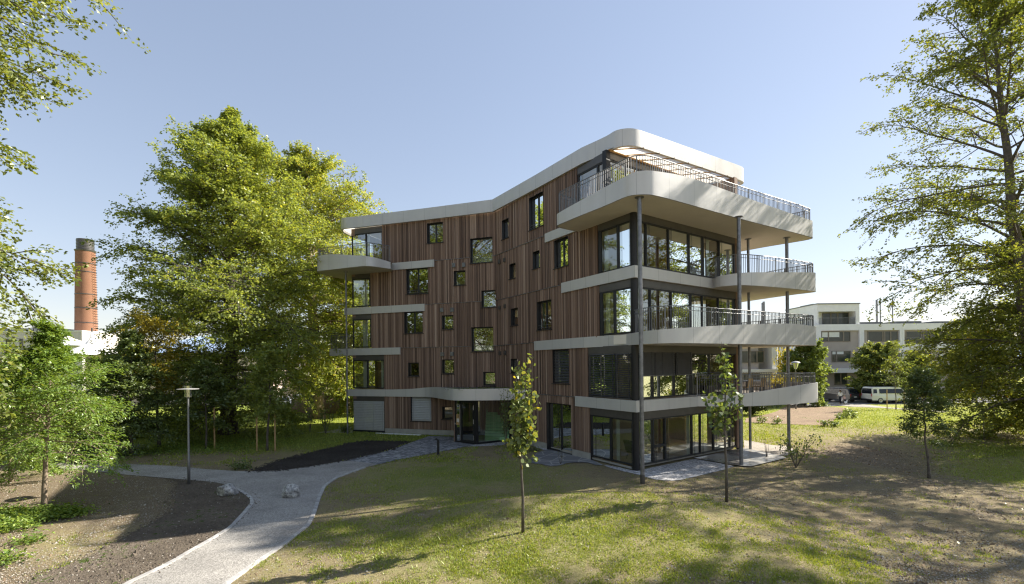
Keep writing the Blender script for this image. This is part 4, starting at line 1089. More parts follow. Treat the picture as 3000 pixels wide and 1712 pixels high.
# ------------------------------------------------ grass, pebbles, fallen leaves
rg = np.random.default_rng(11)
avoid = [pathpoly, cobpoly, gs1, gs2, bl, gv, tpoly, fl, gb]
foot2 = [(p.x, p.y) for p in foot]
def free(x, y, extra=()):
    ok = ~inside(foot2, x, y)
    for a in list(avoid) + list(extra): ok &= ~inside(a, x, y)
    return ok
def blades(n, y0, y1, h, w, dens, extra=(), pw=2.0, xm=1.12):
    yy = 1 / (rg.uniform((1 / y1) ** (pw - 1), (1 / y0) ** (pw - 1), n)) ** (1 / (pw - 1)); xx = rg.uniform(-xm, xm, n) * yy
    k = free(xx, yy, extra) & (rg.random(n) < dens(xx, yy)); xx, yy = xx[k], yy[k]; m = len(xx)
    b = np.c_[xx, yy, tz(xx, yy)]; t = rg.uniform(0, 6.28, m); hh = h * rg.uniform(.5, 1.3, m)
    side = np.c_[np.cos(t), np.sin(t), 0 * t] * (w * rg.uniform(.6, 1.3, m))[:, None]
    lean = np.c_[rg.normal(0, .45, m) * hh, rg.normal(0, .45, m) * hh, hh]
    V = np.stack([b - side, b + side, b + side * .4 + lean * .75, b + lean], 1)
    return V, np.clip(rg.normal(.5, .22, m), 0, 1)
def dgrass(x, y):
    g, l = greens(x, y)
    k = .40 * vnoise(x, y, .55, 1) + .38 * vnoise(x, y, 2.3, 2) + .26 * vnoise(x, y, 7.0, 3) + g * 1.1 + l
    return np.clip((k - .64) * 2.2, 0, 1)
V1, t1 = blades(560000, 9.5, 24, .05, .011, dgrass, [brown], 2.2)
V2, t2 = blades(230000, 24, 52, .085, .024, lambda x, y: np.clip(dgrass(x, y) * .9, 0, 1), [plot], 2.0)
V4, t4 = blades(60000, 9.5, 26, .085, .013, lambda x, y: dgrass(x, y) * (vnoise(x, y, 1.1, 77) > .56), [brown], 2.2)
V3, t3 = blades(26000, 9.5, 20, .03, .012, lambda x, y: .12 + 0 * x, [], 2.2)
o = np_quads('grass', np.concatenate([V1, V2, V3, V4]), np.concatenate([t1, t2, t3, t4]), MT['grass']); o['kind'] = 'stuff'; o['label'] = 'short sparse grass growing over the lawn and mound'; o['category'] = 'grass'
# pebbles and leaf litter
n = 90000; yy = 1 / rg.uniform(1 / 25, 1 / 9.5, n); xx = rg.uniform(-1.12, 1.12, n) * yy
k = free(xx, yy) & (rg.random(n) < np.clip(.25 + .55 * sm(4, 9, xx) + .7 * sm(-6, -9, xx), 0, 1)); xx, yy = xx[k], yy[k]; m = len(xx)
r = np.exp(rg.normal(-4.45, .45, m)); c = np.c_[xx, yy, tz(xx, yy) + r * .25]
t = rg.uniform(0, 6.28, m); a = np.c_[np.cos(t), np.sin(t), rg.normal(0, .2, m)] * r[:, None]; b = np.c_[-np.sin(t), np.cos(t), rg.normal(0, .2, m)] * (r * rg.uniform(.5, 1, m))[:, None]; u = np.c_[0 * r, 0 * r, r * .6]
quads = np.concatenate([np.stack([c + a, c + b, c + u, c + u], 1)[:, :3], np.stack([c + b, c - a, c + u], 1), np.stack([c - a, c - b, c + u], 1), np.stack([c - b, c + a, c + u], 1)])
o = np_quads('pebbles', quads, np.tile(rg.random(m), 4), MT['pebble'], n=3); o['kind'] = 'stuff'
n = 30000; yy = rg.uniform(9.5, 32, n); xx = rg.uniform(3, 34, n); k = free(xx, yy) & (rg.random(n) < np.clip(.08 + .9 * np.exp(-((xx - 20) / 4) ** 2 - ((yy - 25.5) / 3.5) ** 2), 0, 1)) & (np.abs(xx) < 1.15 * yy)
xx, yy = xx[k], yy[k]; m = len(xx); c = np.c_[xx, yy, tz(xx, yy) + .02]; t = rg.uniform(0, 6.28, m); s = rg.uniform(.03, .06, m)[:, None]
a = np.c_[np.cos(t), np.sin(t), rg.normal(0, .3, m)] * s; b = np.c_[-np.sin(t), np.cos(t), rg.normal(0, .3, m)] * s * .6
o = np_quads('leaf_litter', np.stack([c - a, c - b, c + a, c + b], 1), rg.random(m), MT['litter']); o['kind'] = 'stuff'

# clods of earth
n = 90000; yy = 1 / rg.uniform(1 / 26, 1 / 9.5, n); xx = rg.uniform(-1.12, 1.12, n) * yy
k = free(xx, yy) & (rg.random(n) < .45 - .35 * np.clip(greens(xx, yy)[0] * 2, 0, 1)); xx, yy = xx[k], yy[k]; m = len(xx)
r = np.exp(rg.normal(-4.0, .45, m)); c = np.c_[xx, yy, tz(xx, yy) - .02]
t = rg.uniform(0, 6.28, m); a = np.c_[np.cos(t), np.sin(t), 0 * t] * r[:, None]; b = np.c_[-np.sin(t), np.cos(t), 0 * t] * (r * rg.uniform(.5, 1, m))[:, None]; u = np.c_[rg.normal(0, .3, m) * r, rg.normal(0, .3, m) * r, r * rg.uniform(.4, .8, m) + .02]
quads = np.concatenate([np.stack([c + a, c + b, c + u], 1), np.stack([c + b, c - a, c + u], 1), np.stack([c - a, c - b, c + u], 1), np.stack([c - b, c + a, c + u], 1)])
o = np_quads('earth_clods', quads, np.tile(rg.random(m), 4), MT['plotsoil'], n=3); o['kind'] = 'stuff'

# crumbs of compost on and around the dark bed, loose chips on the path
def scatter(name, poly, n, rmu, mat, seed, grow=.35, dz=.02):
    q = np.random.default_rng(seed); P = np.array([p[:2] for p in poly]); x0, y0 = P.min(0) - grow; x1, y1 = P.max(0) + grow
    xx, yy = q.uniform(x0, x1, n), q.uniform(y0, y1, n); d = np.min((xx[:, None] - resample(np.vstack([P, P[:1]]), .25)[None, :, 0]) ** 2 + (yy[:, None] - resample(np.vstack([P, P[:1]]), .25)[None, :, 1]) ** 2, axis=1)
    k = inside(P, xx, yy) | ((d < grow ** 2) & (q.random(n) < np.exp(-np.sqrt(d) / grow * 2.2))); k &= ~inside(foot2, xx, yy); xx, yy = xx[k], yy[k]; m = len(xx)
    r = np.exp(q.normal(rmu, .45, m)); c = np.c_[xx, yy, tz(xx, yy) + dz]; t = q.uniform(0, 6.28, m)
    a = np.c_[np.cos(t), np.sin(t), 0 * t] * r[:, None]; b = np.c_[-np.sin(t), np.cos(t), 0 * t] * (r * q.uniform(.5, 1, m))[:, None]; u = np.c_[q.normal(0, .3, m) * r, q.normal(0, .3, m) * r, r * q.uniform(.5, 1.0, m)]
    V = np.concatenate([np.stack([c + a, c + b, c + u], 1), np.stack([c + b, c - a, c + u], 1), np.stack([c - a, c - b, c + u], 1), np.stack([c - b, c + a, c + u], 1)])
    o = np_quads(name, V, np.tile(q.random(m), 4), MT[mat], n=3); o['kind'] = 'stuff'
scatter('compost_crumbs', bl, 26000, -3.5, 'blacksoil', 61)
scatter('loose_gravel', pathpoly, 30000, -4.5, 'path', 62, .25)
scatter('soil_crumbs', brown, 30000, -3.9, 'brownsoil', 63, .3, .012)
# ================================================================== trees and plants
def unit(a): return a / (np.linalg.norm(a, axis=-1, keepdims=True) + 1e-9)

def leaf_quads(c, axis, nrm, ln, wd):
    """pointed leaf outlines: centre, long axis, normal"""
    b = unit(np.cross(nrm, axis)); ln = ln[:, None]; wd = wd[:, None]
    fold = nrm * (wd * .35)
    return np.stack([c - axis * ln * .5, c - b * wd * .5 + axis * ln * .05 + fold, c + axis * ln * .5, c + b * wd * .5 + axis * ln * .05 + fold], 1)

def tree(name, label, cat, x, y, height, rad, prof, seed, leafmat, nprim=70, nsub=12, ntwig=6, nleaf=12, leaf=.12, first=.18, elev=(-5, 60), droop=.5,
         trunk_r=.3, lean=(0, 0), bark='bark', group=None, asp=.62, side=None, tonebias=0.0, sub_l=.42, bare=0.0, flat=.95, drop_z=None, spread=.5, goldside=0, zbase=None, bare_top=0.0):
    rng = np.random.default_rng(seed)
    zb = float(tz(x, y)) - .05 if zbase is None else zbase
    root = empty(name, (x, y, zb), 0, label, cat, group)
    wood = MB()
    nseg = 14
    tp = []
    wob = rng.normal(0, .012 * height, (nseg + 1, 2)).cumsum(0) * .35
    for i in range(nseg + 1):
        q = i / nseg; tp.append((lean[0] * q + wob[i, 0] * min(1, q * 3), lean[1] * q + wob[i, 1] * min(1, q * 3), q * height * .97))
    tpa = np.array(tp)
    wood.tube(tp, [trunk_r * ((1.35 if i == 0 else 1.0) * (1 - i / nseg) ** .8 + .03) for i in range(nseg + 1)], 10)
    SP, SD, SL, SQ = [], [], [], []
    for i in range(nprim):
        q = (i + rng.random()) / nprim
        h0 = first + (1 - first) * q ** .92 * .97
        p = np.array([np.interp(h0 * nseg, np.arange(nseg + 1), tpa[:, k]) for k in range(3)])
        az = i * 2.39996 + rng.normal(0, .35)
        Lr = rad * prof(q) * rng.uniform(.80, 1.10)
        if side is not None: Lr *= side(az)
        if Lr < .25: Lr = .25
        e = R(elev[0] + (elev[1] - elev[0]) * q + rng.normal(0, 15))
        d = np.array([math.cos(az) * math.cos(e), math.sin(az) * math.cos(e), math.sin(e)])
        pts = [p.copy()]; ds = []
        n = 8
        for k in range(n):
            d = d + rng.normal(0, .09, 3); d[2] -= droop * (k / n) * .22 * (1.3 - q)
            d /= np.linalg.norm(d); p = p + d * Lr / n; pts.append(p.copy()); ds.append(d.copy())
        r0 = max(.010, min(trunk_r * .42, .0115 * Lr + .006))
        if drop_z is not None and pts[-1][2] < drop_z and q > .03:
            pts = [a * 1 for a in pts]
            for a in pts: a[2] = max(a[2], drop_z * .6)
        wood.tube(pts, [r0 * (1 - k / n * .88) for k in range(n + 1)], 5, cap=False)
        pts = np.array(pts)
        for j in range(nsub):
            s = spread * .35 + (1 - spread * .35) * ((j + rng.random()) / nsub)
            f = min(s * n, n - .01); k = int(f); b = pts[k] + (pts[k + 1] - pts[k]) * (f - k); dd = ds[k]
            sg = 1 if j % 2 else -1; a2 = sg * R(rng.uniform(28, 72)) * (0.25 if j == nsub - 1 else 1)
            sd = np.array([dd[0] * math.cos(a2) - dd[1] * math.sin(a2), dd[0] * math.sin(a2) + dd[1] * math.cos(a2), dd[2] * .7 + rng.normal(.05, .38)]); sd /= np.linalg.norm(sd)
            L2 = Lr * sub_l * (1.12 - .72 * s) * rng.uniform(.7, 1.25) + .25
            SP.append(b); SD.append(sd); SL.append(L2); SQ.append(q)
            e1 = b + sd * L2 * .5 + np.array([0, 0, -.03 * L2]); e2 = b + sd * L2 + np.array([0, 0, -.16 * L2 * droop])
            wood.tube([b, e1, e2], [r0 * .35 * (1 - .5 * s) + .004, r0 * .22 + .003, .003], 4, cap=False)
    o = wood.build('trunk', MT[bark], root, smooth=True)
    SP, SD, SL, SQ = np.array(SP), np.array(SD), np.array(SL), np.array(SQ)
    m = len(SP); idx = np.repeat(np.arange(m), ntwig); M = len(idx)
    s = np.tile((np.arange(ntwig) + .5) / ntwig, m) + rng.normal(0, .06, M); s = np.clip(s, .05, 1.05)
    L2 = SL[idx]; base = SP[idx] + SD[idx] * (L2 * s)[:, None]; base[:, 2] -= .16 * L2 * s * s * droop
    sg = np.where(np.arange(M) % 2 == 0, 1, -1); a = sg * np.radians(rng.uniform(20, 65, M)); d = SD[idx]
    td = np.stack([d[:, 0] * np.cos(a) - d[:, 1] * np.sin(a), d[:, 0] * np.sin(a) + d[:, 1] * np.cos(a), d[:, 2] * .7 + rng.normal(0, .30, M) - .10 * droop], 1); td = unit(td)
    tl = L2 * .42 * rng.uniform(.6, 1.3, M) + .12
    keep = rng.random(M) > bare + bare_top * np.clip((SQ[idx] - .35) / .65, 0, 1)
    base, td, tl, tq = base[keep], td[keep], tl[keep], SQ[idx][keep]; M = len(base)
    ttone = rng.normal(0, .10, M)
    ii = np.repeat(np.arange(M), nleaf); K = len(ii)
    t = rng.random(K); up = np.array([0, 0, 1.0]); lat = unit(np.cross(td, up))[ii]
    c = base[ii] + td[ii] * (tl[ii] * t)[:, None] + lat * (rng.normal(0, .18, K) * tl[ii] * (1.15 - t) + rng.normal(0, leaf * .5, K))[:, None]
    c[:, 2] += rng.normal(0, leaf * .45, K) - droop * .14 * tl[ii] * t * t
    sgn = np.sign(rng.normal(0, 1, K))
    ax = unit(td[ii] * .6 + lat * sgn[:, None] * rng.uniform(.2, 1.0, K)[:, None] + rng.normal(0, .25, (K, 3)) + np.array([0, 0, -.22]))
    nr = rng.normal(0, flat, (K, 3)) + np.array([0, 0, 1.0]); nr = unit(nr - ax * np.sum(nr * ax, 1, keepdims=True))
    ln = leaf * rng.uniform(.65, 1.35, K)
    V = leaf_quads(c, ax, nr, ln, ln * asp)
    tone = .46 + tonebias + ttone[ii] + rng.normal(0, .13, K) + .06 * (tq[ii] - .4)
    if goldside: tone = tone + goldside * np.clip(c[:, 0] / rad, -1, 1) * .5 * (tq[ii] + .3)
    np_quads('crown', V, np.clip(tone, 0, 1), MT[leafmat], root)
    return root

dome = lambda q: (math.sin(math.pi * min(1, .20 + .80 * q)) ** .62) * (1 if q < .9 else (1.05 - q) / .15)
cone = lambda q: (1.0 - .86 * q ** 1.25)
# great beech left of the house
beechprof = lambda q: np.interp(q, [0, .12, .3, .5, .66, .80, .92, 1], [.66, .92, 1.0, .94, .70, .42, .18, .05])
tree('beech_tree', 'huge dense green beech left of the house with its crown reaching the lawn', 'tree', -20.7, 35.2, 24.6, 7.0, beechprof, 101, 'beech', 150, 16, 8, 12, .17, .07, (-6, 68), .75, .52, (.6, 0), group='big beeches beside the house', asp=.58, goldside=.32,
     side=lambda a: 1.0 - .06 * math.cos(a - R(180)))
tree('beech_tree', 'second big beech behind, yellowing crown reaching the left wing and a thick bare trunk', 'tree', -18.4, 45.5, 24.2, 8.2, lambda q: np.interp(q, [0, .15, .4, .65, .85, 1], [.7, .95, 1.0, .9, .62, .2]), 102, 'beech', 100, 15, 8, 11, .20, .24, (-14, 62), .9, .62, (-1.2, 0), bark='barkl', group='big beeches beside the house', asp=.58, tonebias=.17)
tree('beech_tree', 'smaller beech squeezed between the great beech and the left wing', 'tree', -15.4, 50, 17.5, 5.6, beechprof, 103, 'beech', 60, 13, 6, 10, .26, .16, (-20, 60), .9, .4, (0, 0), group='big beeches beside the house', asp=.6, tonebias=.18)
# beech at the right edge, sparse top, leaning trunk
p0 = np.array([28.2, 25.2])
def rprof(q): return np.interp(q, [0, .10, .22, .34, .46, .6, .72, .84, 1], [.60, .62, .66, .84, 1.0, .84, .74, .50, .32])
tree('beech_tree', 'tall sparse beech at the right edge with a dark leaning trunk and bare twig ends', 'tree', 28.0, 25.2, 25.5, 6.6, rprof, 107, 'maple', 74, 14, 7, 13, .14, .09, (4, 60), 1.15, .36, (-2.4, .6), group='beeches at the right edge', asp=.6, bare=.05, bare_top=.42, sub_l=.42, side=lambda a: 1.0 - .18 * math.cos(a))
tree('beech_tree', 'lower bushy beech under the tall one at the right edge, dark foliage near the ground', 'tree', 30.6, 27.4, 13.0, 6.0, beechprof, 108, 'maple', 70, 15, 8, 13, .15, .05, (-14, 58), .8, .3, (0, 0), group='beeches at the right edge', asp=.6, tonebias=.06)
# beyond the right edge: throws the dappled shade on the mound
tree('beech_tree', 'beech beyond the right border that only shows by its shadow on the mound', 'tree', 34.0, 19.5, 25.5, 6.8, rprof, 109, 'maple', 56, 10, 5, 8, .24, .22, (-10, 55), .7, .4, (0, 0), group='beeches at the right edge', bare=.5)
# branches hanging in from the left
tree('beech_tree', 'beech beyond the left edge whose yellowish branches hang into the upper left corner', 'tree', -20.1, 13.4, 22, 7.2, lambda q: np.interp(q, [0, .12, .2, .3, .42, .5, .62, .74, .85, 1], [.80, .86, .60, .66, .80, .84, .74, 1.02, 1.18, .8]), 121, 'beechy', 92, 14, 6, 15, .145, .30, (-6, 48), 1.15, .4, (0, 0), asp=.58, tonebias=-.16, bare=.08)
# behind the camera, seen in the window reflections
for i, (x, y, h_, r_, s) in enumerate([(-39, 5, 27, 10.5, 131), (-25, -12, 24, 9, 132), (-47, 18, 20, 8, 133)]):
    tree('broadleaf_tree', ['broad green tree behind the viewpoint mirrored in the left wing windows', 'tall green tree behind the viewpoint mirrored in the stair windows', 'round green tree far left mirrored in the corner glass'][i], 'tree', x, y, h_, r_, beechprof, s, 'beech', 60, 11, 5, 8, .5, .1, (-10, 60), .6, .4, group='trees mirrored in the glass', asp=.7)
# robinia by the left soil bank
p = gnd('', 128, 1497)
tree('robinia_tree', 'feathery bright green robinia with a slim brown stem beside the left soil bank', 'tree', p.x, p.y, 6.5, 2.3, lambda q: np.interp(q, [0, .2, .42, .58, .72, 1], [.95, 1.0, .90, .50, .20, .07]), 141, 'robinia', 42, 10, 7, 14, .105, .32, (8, 60), .9, .085, (.35, 0), bark='barkl', asp=.38, sub_l=.5, flat=.4)
p = gnd('', -20, 1400)
tree('robinia_tree', 'second robinia cut by the left edge, yellower leaves behind the first', 'tree', -21.6, 20.8, 5.2, 2.3, dome, 142, 'robinia', 32, 9, 7, 13, .115, .16, (0, 55), .7, .07, bark='barkl', asp=.40, tonebias=.18)
# hornbeams and shrubs in the shade below the beeches
p = gnd('', 372, 1338)
tree('hornbeam_tree', 'slender dark hornbeam with golden tips rising above the path fork', 'tree', p.x - .2, p.y + .6, 6.9, 2.1, cone, 151, 'darkleaf', 40, 9, 6, 11, .13, .14, (5, 55), .4, .09, asp=.6)
tree('golden_hornbeam', 'small tree with golden autumn leaves in front of the white tent', 'tree', p.x - .1, p.y + 2.6, 7.4, 2.2, lambda q: np.interp(q, [0, .4, .8, 1], [.5, .9, 1, .4]), 152, 'gold', 20, 8, 5, 8, .14, .55, (10, 50), .4, .09, asp=.6, bare=.2)
for i, (x, y, h_, r_, s, lb) in enumerate([(-27.5, 34.5, 6.0, 2.8, 155, 'dark bushy hornbeam at the left foot of the great beech'), (-23.2, 25.4, 3.4, 1.9, 156, 'low dark shrub right behind the robinia crown')]):
    tree('hornbeam_shrub', lb, 'shrub', x, y, h_, r_, dome, s, 'darkleaf', 30, 8, 6, 9, .16, .06, (0, 60), .4, .09, asp=.62, tonebias=.15, group='hornbeams under the beeches')
# staked young trees left
def stake(x, y, h_, lab): 
    mb = MB(); z = float(tz(x, y)); mb.tube([(0, 0, -.1), (0, 0, h_ - .06), (0, 0, h_)], [.045, .045, .03], 8); o = mb.build('tree_stake', MT['stake'], None, smooth=False); o.location = (x, y, z); tag(o, lab, 'stake', 'wooden tree stakes')
p = gnd('', 782, 1322)
tree('young_lime', 'staked young lime tree on the lawn in front of the great beech', 'tree', p.x, p.y, 6.0, 1.05, dome, 161, 'beech', 22, 7, 5, 9, .13, .36, (5, 60), .5, .07, asp=.7)
stake(p.x - .52, p.y - .1, 2.05, 'left stake of the young lime on the lawn'); stake(p.x + .45, p.y + .05, 2.15, 'right stake of the young lime on the lawn')
p = gnd('', 604, 1318)
tree('young_hornbeam', 'thin dark young tree with one stake behind the street lamp', 'tree', p.x, p.y, 5.0, 1.2, dome, 162, 'darkleaf', 22, 7, 5, 9, .14, .4, (10, 60), .4, .06, asp=.6)
stake(p.x + .5, p.y, 2.5, 'grey stake of the thin tree behind the street lamp')
# small shrubs near the left wing
def shrub(label, x, y, h_, r_, seed, mat='darkleaf', n=9, nleaf=26, leaf=.09, cat='shrub', group=None, name='shrub', bark='bark'):
    rng = np.random.default_rng(seed); z = float(tz(x, y)); root = empty(name, (x, y, z), 0, label, cat, group)
    w = MB(); C = []; A = []
    for i in range(n):
        az = i * 2.4 + rng.normal(0, .3); rr = r_ * math.sqrt(rng.random()); hh = h_ * rng.uniform(.55, 1.05)
        e = np.array([math.cos(az) * rr, math.sin(az) * rr, hh]); m = e * .5 + np.array([0, 0, hh * .12]) + rng.normal(0, .04, 3)
        w.tube([(0, 0, -.03), m, e], [.012, .009, .003], 5, cap=False)
        for k in range(nleaf):
            t = rng.uniform(.3, 1.05); q = (m * (t / .5) if t < .5 else m + (e - m) * (t - .5) / .5)
            C.append(q + rng.normal(0, .07 + r_ * .12, 3) * np.array([1, 1, .7])); A.append(unit(e + rng.normal(0, .8, 3)))
    w.build('stems', MT[bark], root)
    C, A = np.array(C), np.array(A); nr = rng.normal(0, .6, C.shape) + np.array([0, 0, 1]); nr = unit(nr - A * np.sum(nr * A, 1, keepdims=True)); ln = leaf * rng.uniform(.6, 1.3, len(C))
    C[:, 2] = np.maximum(C[:, 2], .02)
    np_quads('foliage', leaf_quads(C, A, nr, ln, ln * .6), np.clip(rng.normal(.45, .25, len(C)), 0, 1), MT[mat], root); return root
p = gnd('P', 940, 1318); shrub('bushy young shrub by the concrete path left of the left wing', p.x, p.y, 2.0, .75, 171, 'young', 11, 22, .16)
p = gnd('P', 720, 1300); shrub('tall thin shrub with bare lower stems near the thick beech trunk', p.x, p.y, 2.9, .45, 172, 'darkleaf', 6, 20, .15)
p = gnd('P', 1215, 1305); shrub('low dark tuft of leaves at the foot of the left column', p.x, p.y, .42, .38, 173, 'darkleaf', 14, 12, .16)
p = at('P', 1290, 1150, 38.5); shrub('light green bush right behind the left column', -12.6, 39.5, 2.4, 1.0, 174, 'young', 16, 26, .17)
p = gnd('', 708, 1375); shrub('dark low fern tuft at the upper edge of the path fork', p.x, p.y, .28, .5, 175, 'darkleaf', 14, 14, .13)
p = gnd('K', 1380, 1080); shrub('dark ground cover at the corner of the flagstone terrace', p.x, p.y, .22, .5, 176, 'darkleaf', 12, 10, .08)
p = gnd('M', 1075, 860); shrub('tiny bare twig plant on the flagstone terrace edge', p.x, p.y, .8, .22, 177, 'gold', 5, 2, .05)
p = gnd('K', 985, 1040); shrub('dark climbing plant standing before the vestibule glass', p.x, p.y, 3.3, .35, 178, 'darkleaf', 9, 60, .10)
p = gnd('D', 1170, 1240); shrub('loose dark shrub with upright twigs beside the concrete terrace slab', p.x, p.y, 1.45, .85, 179, 'darkleaf', 12, 24, .12)
p = gnd('O', 400, 1425); shrub('wispy stalks growing at the edge of the wet terrace slab', p.x, p.y, .9, .12, 180, 'gold', 5, 3, .04)
p = gnd('O', 270, 905); root = shrub('broad juniper bush on the lawn seen below the first floor balcony', p.x, p.y + .6, 1.75, 1.75, 181, 'juniper', 70, 50, .22)
for i, (c, x, y) in enumerate([('O', 340, 1000), ('O', 522, 1012), ('O', 1100, 1040), ('O', 1225, 1045), ('O', 1395, 888), ('O', 1345, 935), ('O', 1285, 950), ('O', 1440, 940), ('O', 450, 815), ('O', 535, 812)]):
    p = gnd(c, x, y); shrub(['small plant at the lower left edge of the tilled plot', 'small plant at the lower edge of the tilled plot left of the right column', 'flat plant at the lower right corner of the tilled plot', 'larger tuft on the lawn by the lower right plot corner', 'tuft at the right plot edge nearest the sandy path', 'second tuft down the right plot edge', 'flat third tuft down the right plot edge', 'tuft on the lawn away from the right plot edge', 'small plant beyond the plot, left one of a pair', 'small plant beyond the plot, right one of a pair'][i], p.x, p.y, .45, .45, 190 + i, 'darkleaf', 9, 10, .17, 'plant', 'young plants on the back lawn', 'small_plant')
# weeds in the lower left
def weeds(label, pts, seed, name='ground_cover'):
    rng = np.random.default_rng(seed); C = []; A = []
    for (c, x, y, r_, n) in pts:
        p = gnd(c, x, y); q = rng.normal(0, 1, (n, 2)) * np.array([r_, r_ * .75]); xx = p.x + q[:, 0]; yy = p.y + q[:, 1]; hh = np.abs(rng.normal(0, .12, n)) + .03
        C.append(np.c_[xx, yy, tz(xx, yy) + hh]); t = rng.uniform(0, 6.28, n); A.append(unit(np.c_[np.cos(t), np.sin(t), rng.normal(.1, .4, n)]))
    C, A = np.concatenate(C), np.concatenate(A); nr = rng.normal(0, .45, C.shape) + np.array([0, 0, 1]); nr = unit(nr - A * np.sum(nr * A, 1, keepdims=True)); ln = rng.uniform(.05, .13, len(C))
    o = np_quads(name, leaf_quads(C, A, nr, ln, ln * .6), rng.random(len(C)), MT['robinia']); o['kind'] = 'stuff'; o['label'] = label; o['category'] = 'ground cover'
weeds('leafy green weeds around the robinia stem on the soil bank', [('S', 240, 1115, .42, 2000), ('S', 120, 1140, .5, 2400), ('S', 350, 1115, .3, 800), ('S', 60, 1180, .35, 900), ('S', 150, 1250, .25, 250), ('S', 20, 1350, .25, 300), ('S', 0, 1110, .45, 1200)], 201)
weeds('green undergrowth at the foot of the beeches', [('S', 850, 790, 1.6, 1600), ('S', 1150, 760, 2.0, 2000), ('S', 700, 800, 1.2, 900), ('R', 60, 560, 1.2, 800)], 202)

# young avenue trees with big leaves in front of the house
def young(label, x, y, h_, crown0, w, seed, leaders, nleaf, leaf, mat, tr=.035, bark='bark', cat='tree', tie=None):
    rng = np.random.default_rng(seed); z = float(tz(x, y)) - .03; root = empty('young_tree', (x, y, z), 0, label, cat, 'young slender trees on the mound')
    wd = MB(); C = []
    stem = [(0, 0, 0)] + [(rng.normal(0, .018), rng.normal(0, .018), h_ * q) for q in (.2, .4, .6, .8)] + [(leaders[0][0], leaders[0][1], h_)]
    wd.tube(stem, [tr * 1.25, tr, tr * .85, tr * .6, tr * .35, .006], 8); st = np.array(stem)
    def onst(zq): return np.array([np.interp(zq, st[:, 2], st[:, k]) for k in range(3)])
    paths = [(onst(h_ * q), onst(h_ * (q + .03)), .9) for q in np.linspace(crown0 + .12, .97, 12)]
    for lx, ly, z0, z1 in [(l[0], l[1], l[2], l[3]) for l in leaders[1:]]:
        b = onst(z0); e = np.array([lx, ly, z1]); m = b + (e - b) * .45 + np.array([lx * .35, ly * .35, 0]) * .5
        wd.tube([b, m, e], [tr * .4, tr * .28, .004], 6, cap=False)
        for t in np.linspace(.15, 1, 14):
            q = b + (m - b) * (t / .45) if t < .45 else m + (e - m) * (t - .45) / .55; C.append((q, 1.0))
    for a, b, s in paths: C.append((a, s))
    nb = 20
    for i in range(nb):
        q = crown0 + (1 - crown0) * (i / nb) ** 1.1 * .9; b = onst(h_ * q); az = i * 2.4 + rng.normal(0, .3); L2 = w * (1 - .72 * (q - crown0) / (1 - crown0)) * rng.uniform(.6, 1.2)
        e = b + np.array([math.cos(az) * L2, math.sin(az) * L2, L2 * rng.uniform(.5, 1.2)]); wd.tube([b, (b + e) / 2 + np.array([0, 0, -.04]), e], [.010, .007, .003], 5, cap=False)
        for t in (.35, .6, .8, 1.0): C.append((b + (e - b) * t, .8))
    wd.build('trunk', MT[bark], root, smooth=True)
    P = []; 
    for c, s in C:
        k = max(1, int(nleaf * s * rng.uniform(.6, 1.3))); P.append(np.repeat(c[None], k, 0) + rng.normal(0, .075, (k, 3)) + np.array([0, 0, -.04]))
    P = np.concatenate(P); K = len(P); t = rng.uniform(0, 6.28, K); A = unit(np.c_[np.cos(t), np.sin(t), rng.normal(-.75, .4, K)]); nr = rng.normal(0, 1, (K, 3)); nr = unit(nr - A * np.sum(nr * A, 1, keepdims=True)); ln = leaf * rng.uniform(.6, 1.25, K)
    # heart-like leaves of six corners
    b = unit(np.cross(nr, A)); l_ = ln[:, None]; V = np.stack([P - A * l_ * .5, P - b * l_ * .42 - A * l_ * .28 + nr * l_ * .06, P - b * l_ * .46 + A * l_ * .05 + nr * l_ * .08, P + A * l_ * .55, P + b * l_ * .46 + A * l_ * .05 + nr * l_ * .08, P + b * l_ * .42 - A * l_ * .28 + nr * l_ * .06], 1)
    np_quads('crown', V, np.clip(rng.normal(.45, .2, K) + (rng.random(K) > .96) * .5, 0, 1), MT[mat], root, n=6)
    return root
p = gnd('', 1532, 1559); s1 = F / p.y
def hz(yp): return H - (yp - YH) / F * p.y - float(tz(p.x, p.y))
young('slender young tree with pale flickering leaves in the centre foreground, two leaders', p.x, p.y, hz(1050), .40, .40, 301, [(-.10, 0), (.26, .05, hz(1290), hz(1036)), (.34, 0, hz(1300), hz(1150)), (-.26, 0, hz(1310), hz(1215)), (.30, 0, hz(1320), hz(1235)), (-.34, .05, hz(1330), hz(1285)), (.12, -.1, hz(1320), hz(1180)), (-.2, -.1, hz(1320), hz(1160))], 5, .125, 'young', .036)
p = gnd('', 2129, 1470)
young('young tree with dark drooping leaves on the mound right of the house corner', p.x, p.y, hz(1005), .43, .48, 302, [(-.12, 0), (-.72, 0, hz(1270), hz(1150)), (.55, 0, hz(1270), hz(1160)), (-.35, .1, hz(1250), hz(1170)), (.35, .1, hz(1255), hz(1100)), (-.45, 0, hz(1290), hz(1210))], 3, .14, 'darkleaf', .042)
p = gnd('', 2722, 1402)
tree('young_hornbeam', 'young hornbeam with a dense narrow dark crown on the right lawn', 'tree', p.x, p.y, 4.5, .72, lambda q: np.interp(q, [0, .2, .5, .8, 1], [.75, 1.0, .9, .6, .25]), 303, 'darkleaf', 26, 7, 5, 9, .085, .36, (15, 65), .25, .05, group='young slender trees on the mound', asp=.62, tonebias=-.20)
